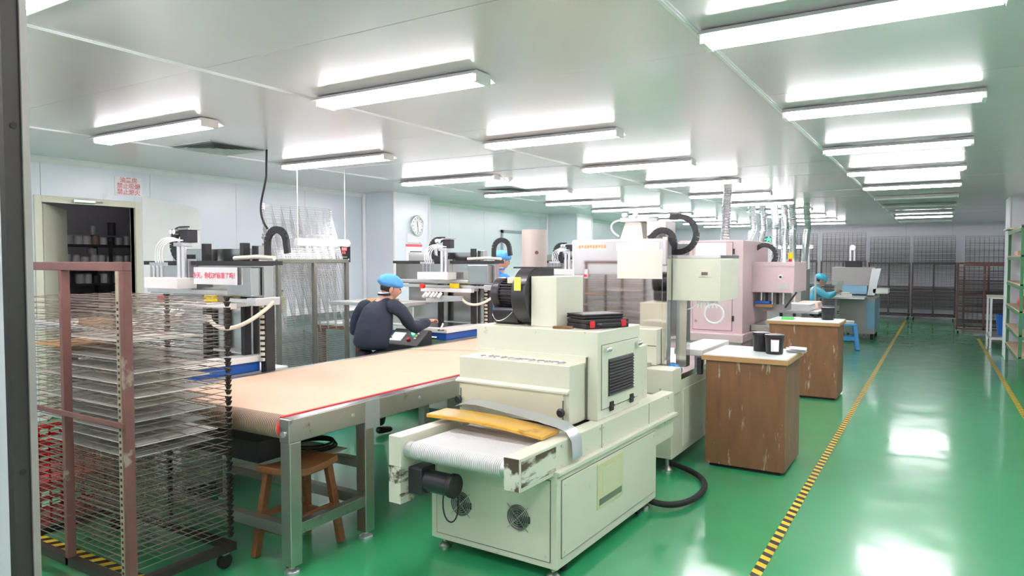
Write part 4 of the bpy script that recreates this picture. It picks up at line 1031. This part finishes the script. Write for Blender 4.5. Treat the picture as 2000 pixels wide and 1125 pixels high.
t = thing('white_box','white carton on the green shelf above the red bundle','carton',(1.15,12.6,1.3225)); MB().box(-.12,.16,-.2,.3,0,.20).build('carton', M['paper'], t, bevel=.004); MB().box(-.01,.03,-.2,.3,.20,.2012).build('seam_tape', M['hose'], t)
t = thing('cream_box','cream carton on the upper board of the green shelf','carton',(1.2,12.3,1.7225)); MB().box(-.1,.16,-.2,.3,0,.22).build('carton', M['paperyellow'], t, bevel=.004); MB().box(.01,.05,-.2,.3,.22,.2212).build('seam_tape', M['hose'], t)
t = thing('wood_box','low wooden box on the upper board of the green shelf','box',(1.08,13.2,1.7225)); MB().box(-.1,.2,-.3,.3,0,.07).build('box', M['shelfwood'], t, bevel=.004); MB().box(-.09,.19,-.29,.29,.07,.075).build('lid', M['tapebrown'], t)
t = thing('blue_drum','grey blue drum on the lower board of the green shelf','drum',(1.18,13.0,.6225)); MB().lathe([(.17,0),(.18,.02),(.18,.26),(.17,.28)],20).build('drum', mat('drum_blue',(.20,.30,.42),.45), t, smooth=40); MB().lathe([(.185,.255),(.185,.27),(.05,.275)],20).build('lid', M['alu'], t, smooth=40)
TB = thing('side_table','bare steel table frame beside the rust red rack','table',(.82,15.85,0))
MB().box(-.02,.62,-.05,1.2,.93,.955).build('table_top', M['hose'], TB)
for x in (0,.58):
    for y in (0,1.1): MB().box(x-.018,x+.018,y-.018,y+.018,0,.93).build('leg', M['alu'], TB)
MB().box(0,.58,-.015,.015,.16,.20).box(0,.58,1.085,1.115,.16,.20).box(-.015,.015,0,1.1,.16,.20).build('lower_frame', M['alu'], TB)
MB().box(-.018,.6,-.018,1.12,.20,.215).build('lower_shelf', M['dullsteel'], TB)
t = thing('blue_bin','round blue plastic bin under the side table','bin',(1.12,16.3,.2155)); MB().lathe([(.17,0),(.20,.36),(.215,.37),(.215,.39),(.19,.39),(.16,.02)],24).build('tub', M['bluebox'], t, smooth=40); MB().ring((0,0,.385),.212,.010,2,24,6).build('rim', M['bluebox'], t)

# ------------------------------------------------------------------ left wall things
CK = thing('wall_clock','round white wall clock on the boxed column','clock',(-7.154,8.72,2.20),R(90))
MB().cyl((0,0,0),(0,-.03,0),.155,n=40).build('face', M['paper'], CK, smooth=40)
MB().ring((0,-.03,0),.152,.014,1,40,8).build('bezel', M['chrome'], CK, smooth=60)
tk = MB()
for i in range(12):
    a = R(30*i); c, s = math.cos(a), math.sin(a); tk.bar((.108*c,-.0305,.108*s),(.13*c,-.0305,.13*s),.008,.003,up=(0,1,0))
tk.build('hour_marks', M['inkdark'], CK)
MB().bar((0,-.034,-.01),(-.012,-.034,.075),.009,.003,up=(0,1,0)).build('hour_hand', M['inkdark'], CK)
MB().bar((0,-.036,.012),(.012,-.036,-.108),.006,.003,up=(0,1,0)).build('minute_hand', M['inkdark'], CK)
CA = thing('wall_calendar','paper calendar with red header on the boxed column','calendar',(-7.154,8.66,1.80),R(90))
MB().box(-.20,.20,-.006,0,-.20,.12).build('page', M['paper'], CA)
MB().box(-.20,.20,-.0075,-.006,.065,.105).build('header', M['inkred'], CA)
MB().box(-.17,.13,-.012,-.002,.12,.27).build('top_sheet', M['paper'], CA)
bd = MB()
for i in range(10): bd.ring((-.15+.033*i,-.006,.122),.012,.002,0,10,4)
bd.build('binding_rings', M['inkdark'], CA)
ln = MB()
for i in range(4): ln.box(-.10,.19,-.0072,-.006,-.02-.045*i,-.005-.045*i)
ln.build('date_rows', M['inkdark'], CA)
WS = thing('warning_sign','white paper sign with red Chinese warning above the doorway','sign',(WX,4.45,2.475),R(90))
MB().box(-.155,.155,-.004,0,-.105,.105).build('paper', M['paper'], WS)
for i, s in enumerate(('油墨房','禁止吸烟','禁止烟火')): text(s, 'sign_text', .066, M['inkredpale'], WS, (0,-.0045,.066-.066*i), (R(90),0,0), bold=.001)
tag(MB().prism([(4.16,2.375),(4.24,2.385),(4.22,2.355),(4.185,2.33),(4.175,2.30)],0,WX,WX+.002).build('paper_scrap', M['paper']), 'torn white paper scrap on the wall above the doorway', 'paper')
TD = thing('digital_timer','black wall box with red digits behind the hanging lamp','timer',(WX,7.71,1.755),R(90))
MB().box(-.135,.135,-.05,0,-.135,.135).build('case', M['black'], TD, bevel=.006)
dg_ = MB()
for i in range(3): dg_.box(-.045+.035*i,-.018+.035*i,-.0515,-.05,.045,.09)
for i in range(2): dg_.box(-.03+.04*i,-.018+.04*i,-.0515,-.05,-.005,.03)
dg_.build('red_digits', M['redled'], TD); MB().cyl((-.095,-.05,.07),(-.095,-.053,.07),.012,n=10).build('indicator', M['redled'], TD)
MB().cyl((.09,-.05,-.09),(.09,-.056,-.09),.012,n=12).build('key', M['paper'], TD)
MB().box(-.09,.06,-.0515,-.05,-.06,-.05).build('caption', M['alu'], TD)
MB().cyl((.08,-.012,-.135),(.08,-.012,-1.2),.012,n=8).build('conduit', M['alu'], TD)
# hanging black cable
tag(MB().tube([(-5.47,4.46,CEIL)]+bez((-5.48,4.46,2.45),(-5.50,4.44,2.25),(-5.60,4.42,2.12),(-5.46,4.45,1.95),14),.010,8).build('hanging_cable', M['rubber'], smooth=60), 'black striped cable hanging from the ceiling by the wall', 'cable')
# wooden bench behind the worker
WB = thing('wooden_bench','reddish wooden bench with white top against the left wall','bench',(-6.95,6.85,0))
MB().box(-.35,.45,-.10,1.0,.77,.80).build('bench_top', M['patch'], WB)
MB().box(-.35,.45,-.10,1.0,.72,.77).build('apron', M['wood'], WB)
for x in (-.30,.40):
    for y in (-.05,.95): MB().box(x-.04,x+.04,y-.04,y+.04,0,.72).build('leg', M['wood'], WB, bevel=.004)
t = thing('white_bucket','white drum under the wooden bench','bucket',(-6.72,7.3,0)); MB().lathe([(.17,0),(.19,.42),(.20,.43),(.19,.45)],20).build('drum', M['white'], t, smooth=40); MB().lathe([(.205,.43),(.2,.46),(.05,.465)],20).build('lid', M['paper'], t, smooth=40)
DT = thing('wall_bench','long pale work top along the left wall','bench',(-7.40,6.3,0))
MB().box(-.36,.22,-.3,1.7,.93,.97).build('top', M['patch'], DT)
for y in (-.2,1.6): MB().box(.14,.20,y-.03,y+.03,0,.93).build('leg', M['alu'], DT)
t = thing('yellow_bottle','yellow green bottle on the pale wall bench','bottle',(-7.25,6.12,.9705)); MB().lathe([(.055,0),(.055,.20),(.02,.24),(.02,.28)],16).build('bottle', M['potgreen'], t, smooth=40); MB().lathe([(.024,.275),(.024,.30)],12).build('cap', M['motor'], t)

# ------------------------------------------------------------------ ink room shelf with tins
IS = thing('ink_shelf','dark steel shelf loaded with ink tins inside the doorway','shelf',(-9.95,3.9,0))
for z in (.60,1.10,1.345,1.60,1.86): MB().box(0,.40,0,2.6,z-.03,z).build('shelf_plate', M['shelfdark'], IS)
for y in (0,1.3,2.6):
    for x in (.02,.40): MB().box(x-.015,x+.015,y-.02,y+.02,0,1.90).build('upright', M['shelfdark'], IS)
proto = {}
def tin(kind, r, h, loc, label, group):
    key = (kind, r, h)
    if key not in proto:
        proto[key] = (MB().lathe([(r,0),(r,h)],16).mesh('can', M[kind], 40), MB().lathe([(r*1.03,h-.012),(r*1.03,h),(r*.9,h+.004)],16).mesh('lid', M[kind if kind!='tinwhite' else 'tin'], 40))
    t = thing('ink_tin', label, 'tin', loc, 0, group)
    link('can', proto[key][0], t); link('lid', proto[key][1], t)
KN = dict(tin='grey',tinwhite='pale',tinbrown='brown',tindark='black',tingreen='green')
for sname, z, row in (('upper', 1.86, ['tindark','tin','tinwhite','tinwhite','tinbrown','tinwhite','tindark','tin','tin','tin','tin','tin','tin','tin','tin']),
                      ('middle', 1.60, ['tingreen','tin','tinwhite','tinwhite','tinwhite','tinwhite','tinwhite','tinwhite','tin','tinwhite','tinwhite','tin','tin','tin']),
                      ('lower', 1.345, ['tinwhite','tindark','tinwhite','tinwhite','tindark','tinwhite','tin','tinwhite','tinwhite','tin','tin','tin'])):
    y = 4.55
    for i, kd in enumerate(row):
        r = random.choice((.048,.052,.056)); h = random.choice((.10,.115,.125)); y += r
        tin(kd, r, h, (-9.66 + random.uniform(-.02,.02), y, z), '%s ink tin on the %s shelf of the ink room, %s from the left' % (KN[kd], sname, (ORD+['thirteenth','fourteenth','fifteenth'])[i]), 'ink tins on the %s shelf' % sname)
        y += r + random.uniform(.002,.012)
for i,(y,z,k,h) in enumerate(((5.28,1.99,'tindark',.17),(5.03,1.99,'tin',.12),(4.68,1.99,'tin',.10),(5.62,1.99,'tin',.10),(5.74,1.99,'tin',.12),(5.68,2.105,'tindark',.09),(5.02,1.73,'tinwhite',.08))):
    tin(k, .05, h, (-9.66,y,z), '%s tin stacked in the ink room, %s' % (KN[k], ['tall one','left of the tall black one','leftmost','right of the tall black one','second right of the black one','highest of all','on the middle shelf'][i]), 'stacked tins')

# exit sign hanging
ES = thing('exit_sign','green illuminated exit sign hanging behind the silver ducts','exit sign',(-2.78,13.8,2.05))
MB().box(-.13,.13,0,.03,-.05,.05).build('sign_box', M['labelbar'], ES)
fg = MB().cyl((.0,-.004,.032),(.0,0,.032),.012,n=10).box(-.03,.03,-.004,0,-.02,.018).bar((-.01,-.002,-.015),(-.035,-.002,-.042),.014,.004,up=(0,1,0)).bar((.01,-.002,-.015),(.03,-.002,-.042),.014,.004,up=(0,1,0))
fg.build('running_figure', M['exitled'], ES)
for s_ in (-1,1): MB().prism([(s_*.115,0),(s_*.09,.022),(s_*.09,.008),(s_*.05,.008),(s_*.05,-.008),(s_*.09,-.008),(s_*.09,-.022)],1,-.004,0).build('arrow', M['exitled'], ES)
for x in (-.1,.1): MB().cyl((x,.015,.05),(x,.015,CEIL-2.05),.004,n=6).build('hanger', M['alu'], ES)
# ------------------------------------------------------------------ people
def skin(verts, edges, sub=2, root=0):
    """verts: (pos, rx, ry); returns an evaluated smooth mesh grown from the skeleton"""
    me = bpy.data.meshes.new('sk'); me.from_pydata([v[0] for v in verts], edges, [])
    o = bpy.data.objects.new('sk', me); COL.objects.link(o)
    o.modifiers.new('s', 'SKIN'); sd = o.modifiers.new('d', 'SUBSURF'); sd.levels = sub; sd.render_levels = sub
    for i, v in enumerate(verts):
        sv = me.skin_vertices[0].data[i]; sv.radius = (v[1], v[2] if len(v) > 2 else v[1]); sv.use_root = (i == root)
    dg = bpy.context.evaluated_depsgraph_get(); r = bpy.data.meshes.new_from_object(o.evaluated_get(dg))
    bpy.data.objects.remove(o); return r
def head_mesh(c, yaw, pitch, s=1.):
    bm = bmesh.new(); bmesh.ops.create_uvsphere(bm, u_segments=28, v_segments=20, radius=1)
    for v in bm.verts:
        x, y, z = v.co
        k = 1 - .28*max(0,-z)**1.3                     # jaw
        nx, ny, nz = x*.076*k, y*.094*(1-.12*max(0,-z)), z*.118
        if y > .6:
            ny += .020*math.exp(-((x/.16)**2+((z+.12)/.20)**2))   # nose
            ny += .006*math.exp(-((x/.35)**2+((z+.52)/.10)**2))   # lips
            ny -= .007*(math.exp(-(((x-.38)/.16)**2+((z-.10)/.12)**2))+math.exp(-(((x+.38)/.16)**2+((z-.10)/.12)**2)))
            ny += .005*math.exp(-((z+.85)/.15)**2)
        v.co = (nx, ny, nz)
    for sgn in (-1,1):
        r = bmesh.ops.create_uvsphere(bm, u_segments=10, v_segments=8, radius=1)
        for v in r['verts']: v.co = (sgn*(.078+v.co.x*.010), -.008+v.co.y*.020, -.012+v.co.z*.034)
    mt = Matrix.Translation(c) @ Euler((pitch,0,yaw)).to_matrix().to_4x4() @ Matrix.Scale(s,4)
    bmesh.ops.transform(bm, matrix=mt, verts=bm.verts)
    me = bpy.data.meshes.new('head'); bm.to_mesh(me); bm.free(); return me, mt
def hand_mesh(w, d, up, s=1., curl=.5, side=1):
    """hand from wrist w along d, palm normal -up"""
    w, d, up = Vector(w), Vector(d).normalized(), Vector(up); x = d.cross(up).normalized()*side; up = x.cross(d).normalized()*side
    V = [(w, .024*s, .020*s), (w+d*.035*s, .034*s, .016*s), (w+d*.078*s, .036*s, .013*s)]; E_ = [(0,1),(1,2)]
    out = [skin(V, E_, 2)]
    for i,(off,ln) in enumerate(((-.030,.070),(-.010,.080),(.011,.075),(.030,.058))):
        b = w+d*.078*s+x*off*s; c1 = d*math.cos(curl*.6)-up*math.sin(curl*.6); c2 = d*math.cos(curl*1.5)-up*math.sin(curl*1.5)
        p1 = b+c1*ln*.5*s; p2 = p1+c2*ln*.5*s
        out.append(skin([(b-d*.012*s,.010*s),(b,.010*s),(p1,.009*s),(p2,.0075*s)], [(0,1),(1,2),(2,3)], 1))
    b = w+d*.030*s-x*.030*s; p1 = b+(d*.6-x*.7-up*.3)*.035*s; p2 = p1+(d*.9-x*.2-up*.4)*.032*s
    out.append(skin([(b,.013*s),(p1,.011*s),(p2,.009*s)], [(0,1),(1,2)], 1))
    return out
def joined(name, meshes, m, parent):
    bm = bmesh.new()
    for me in meshes: bm.from_mesh(me)
    me = bpy.data.meshes.new(name); bm.to_mesh(me); bm.free()
    me.materials.clear(); me.materials.append(m)
    me.polygons.foreach_set('use_smooth', [True]*len(me.polygons)); me.polygons.foreach_set('material_index', [0]*len(me.polygons))
    return link(name, me, parent)
def cap_mesh(mt, puff=1.):
    bm = bmesh.new(); bmesh.ops.create_uvsphere(bm, u_segments=40, v_segments=20, radius=1)
    random.seed(3)
    for v in bm.verts:
        x, y, z = v.co; a = math.atan2(y, x); f = 1+.035*math.sin(a*13)*max(0,1-abs(z)) + .02*math.sin(a*5+z*6)
        r = 1.0 if z > -.15 else 1 - .35*min(1,(-.15-z)/.5)
        zz = z if z > -.55 else -.55
        v.co = (x*.112*f*r*puff, (y*.126*f*r)*puff-.018, .052+zz*.088)
    bmesh.ops.transform(bm, matrix=mt, verts=bm.verts)
    me = bpy.data.meshes.new('cap'); bm.to_mesh(me); bm.free(); return me
def person(label, loc, rotz, J, cloth, capm, head_yaw, head_pitch, belly=1., sit=False, hair=True, hands=(.5,.5), s=1.):
    t = thing('person', label, 'person', loc, rotz)
    P = {k: Vector(v) for k, v in J.items()}
    head, mt = head_mesh(P['head'], head_yaw, head_pitch, s)
    nk = P['head'] + Vector((0,-.015,-.09*s))
    body = [head, skin([(P['pelvis'],.12),(P['chest'],.13),(P['neck'],.06),(nk,.05),(P['head']+Vector((0,-.01,-.03)),.05)],[(0,1),(1,2),(2,3),(3,4)])]
    for sd, q in (('r',1),('l',-1)):
        d = P[sd+'wrist']-P[sd+'elbow']
        body.append(skin([(P[sd+'shoulder'],.04),(P[sd+'elbow'],.034),(P[sd+'wrist'],.024)],[(0,1),(1,2)],1))
        body += hand_mesh(P[sd+'wrist'], d, (0,0,1), s, hands[0 if q==1 else 1], q)
        body.append(skin([(P[sd+'hip'],.07),(P[sd+'knee'],.05),(P[sd+'ankle'],.035)],[(0,1),(1,2)],1))
    b = joined('body', body, M['skin'], t)
    ey = []
    for sg in (-1,1):
        bm = bmesh.new(); bmesh.ops.create_uvsphere(bm, u_segments=8, v_segments=6, radius=.009, matrix=mt @ Matrix.Translation((sg*.029,.083,.012)))
        me = bpy.data.meshes.new('e'); bm.to_mesh(me); bm.free(); ey.append(me)
    joined('eyes', ey, M['inkdark'], b)
    # jacket
    c, n, p, m_ = P['chest'], P['neck'], P['pelvis'], P['spine']
    V = [(p+Vector((0,0,-.06)),.175*belly,.125*belly),(p+Vector((0,0,.06)),.178*belly,.135*belly),(m_,.178*belly,.14*belly),(c,.172*belly,.125*belly),(n+Vector((0,-.01,-.02)),.085,.075),(n+Vector((0,0,.025)),.062,.058)]
    E_ = [(0,1),(1,2),(2,3),(3,4),(4,5)]
    jk = [skin(V,E_)]
    for sd in 'rl':
        S_, el, wr = P[sd+'shoulder'], P[sd+'elbow'], P[sd+'wrist']
        jk.append(skin([(c.lerp(S_,.45)+Vector((0,0,.01)),.095),(S_,.085),(S_.lerp(el,.5),.070),(el,.062),(el.lerp(wr,.6),.052),(wr-(wr-el)*.03,.042)],[(i,i+1) for i in range(5)]))
    j = joined('jacket', jk, cloth, t)
    tx = bpy.data.textures.get('folds') or bpy.data.textures.new('folds', 'CLOUDS'); tx.noise_scale = .11; tx.noise_depth = 2
    dm = j.modifiers.new('folds', 'DISPLACE'); dm.texture = tx; dm.strength = .035; dm.mid_level = .5; dm.texture_coords = 'LOCAL'
    MBc = MB().ring(n+Vector((0,.0,.048)),.060,.012,2,20,6); MBc.build('collar', cloth, j, smooth=60)
    MB().ring(n+Vector((0,-.006,.058)),.054,.009,2,20,6).build('shirt_collar', M['collar'], j, smooth=60)
    tr = []
    for sd in 'rl':
        h, k, a = P[sd+'hip'], P[sd+'knee'], P[sd+'ankle']
        tr.append(skin([(p.lerp(h,.7),.105),(h.lerp(k,.35),.095),(k,.075),(k.lerp(a,.6),.068),(a+Vector((0,0,.0)),.062)],[(i,i+1) for i in range(4)]))
        f = Vector(P[sd+'ankle']); toe = P[sd+'toe']
        sh = joined('shoe', [skin([(f+Vector((0,-.02,-.035)),.042,.036),(f.lerp(toe,.5)+Vector((0,0,-.02)),.044,.034),(toe,.038,.026)],[(0,1),(1,2)])], M['shoe'], t)
    joined('trousers', tr, M['trousers'], t)
    if hair:
        bm = bmesh.new(); bmesh.ops.create_uvsphere(bm, u_segments=24, v_segments=16, radius=1)
        for v in bm.verts:
            x,y,z = v.co; v.co = (x*.081, y*.096-.010 if y<.25 else .014, z*.108+.012 if z>-.45 else -.037)
        bmesh.ops.transform(bm, matrix=mt, verts=bm.verts); me = bpy.data.meshes.new('hair'); bm.to_mesh(me); bm.free()
        joined('hair', [me], M['hair'], t)
    joined('bouffant_cap', [cap_mesh(mt)], capm, t)
    return t
W1 = person('worker in navy jacket and blue bouffant cap leaning over the printer, back turned', (-4.60,4.93,0), 0, dict(
    pelvis=(0,0,.84), spine=(0,.04,1.0), chest=(.0,.11,1.16), neck=(.015,.18,1.275), head=(.045,.235,1.375),
    rshoulder=(.185,.15,1.215), relbow=(.25,.33,.99), rwrist=(.225,.60,1.035),
    lshoulder=(-.195,.10,1.20), lelbow=(-.30,.07,.95), lwrist=(-.20,.33,.92),
    rhip=(.095,0,.80), rknee=(.105,.04,.45), rankle=(.11,-.03,.085), rtoe=(.13,.13,.035),
    lhip=(-.095,0,.80), lknee=(-.11,.03,.45), lankle=(-.13,-.04,.085), ltoe=(-.15,.12,.035)),
    M['navy'], M['cap'], R(-38), R(-14), belly=1.13, hands=(.8,.6))
W2 = person('worker in bright blue smock and cap behind the black blower', (-4.90,7.60,0), R(-35), dict(
    pelvis=(0,0,.98), spine=(0,.01,1.14), chest=(0,.02,1.33), neck=(0,.04,1.49), head=(0,.08,1.64),
    rshoulder=(.185,.03,1.43), relbow=(.27,.16,1.20), rwrist=(.18,.42,1.22),
    lshoulder=(-.185,.03,1.43), lelbow=(-.28,.10,1.17), lwrist=(-.16,.36,1.12),
    rhip=(.095,0,.94), rknee=(.10,.03,.52), rankle=(.11,-.02,.085), rtoe=(.13,.14,.035),
    lhip=(-.095,0,.94), lknee=(-.10,.03,.52), lankle=(-.12,-.03,.085), ltoe=(-.14,.13,.035)),
    M['bluecloth'], M['cap'], 0, R(-10), belly=.95, hands=(.6,.6))
W3 = person('seated far worker in pale blue holding a sheet of paper', (-2.30,15.15,0), R(-68), dict(
    pelvis=(0,0,.64), spine=(0,.05,.80), chest=(0,.13,.97), neck=(0,.20,1.12), head=(0,.27,1.24),
    rshoulder=(.18,.16,1.06), relbow=(.27,.33,.93), rwrist=(.16,.52,1.02),
    lshoulder=(-.18,.16,1.06), lelbow=(-.26,.34,.93), lwrist=(-.10,.55,.98),
    rhip=(.10,.05,.60), rknee=(.12,.45,.60), rankle=(.12,.42,.16), rtoe=(.12,.56,.12),
    lhip=(-.10,.05,.60), lknee=(-.12,.45,.60), lankle=(-.12,.42,.16), ltoe=(-.12,.56,.12)),
    M['cyancloth'], M['cyancap'], R(-12), R(-22), belly=.9, hands=(.8,.8))
t = thing('work_stool','round high stool under the seated far worker','stool',(-2.30,15.15,0))
MB().cyl((0,0,.46),(0,0,.50),.17,n=24).build('seat', M['black'], t, smooth=40)
for a in range(0,360,90): MB().bar((.10*math.cos(R(a)),.10*math.sin(R(a)),.46),(.17*math.cos(R(a)),.17*math.sin(R(a)),0),.022).build('leg', M['alu'], t)
MB().ring((0,0,.16),.15,.010,2,24,6).build('foot_ring', M['alu'], t)
tag(MB().box(-.10,.10,-.0015,.0015,-.13,.13).build('held_sheet', M['paper'], loc=(-1.72,15.28,1.10), rot=(R(14),0,R(60))), 'white sheet held up by the seated far worker', 'sheet')
t = thing('hand_tool','small chrome squeegee tool in the navy jacket worker hand','tool',(-4.33,5.66,.975))
MB().cyl((0,0,-.03),(.01,.03,.03),.012,n=10).build('grip', M['chrome'], t, smooth=40); MB().box(-.03,.05,-.01,.01,-.045,-.03).build('blade', M['steel'], t)
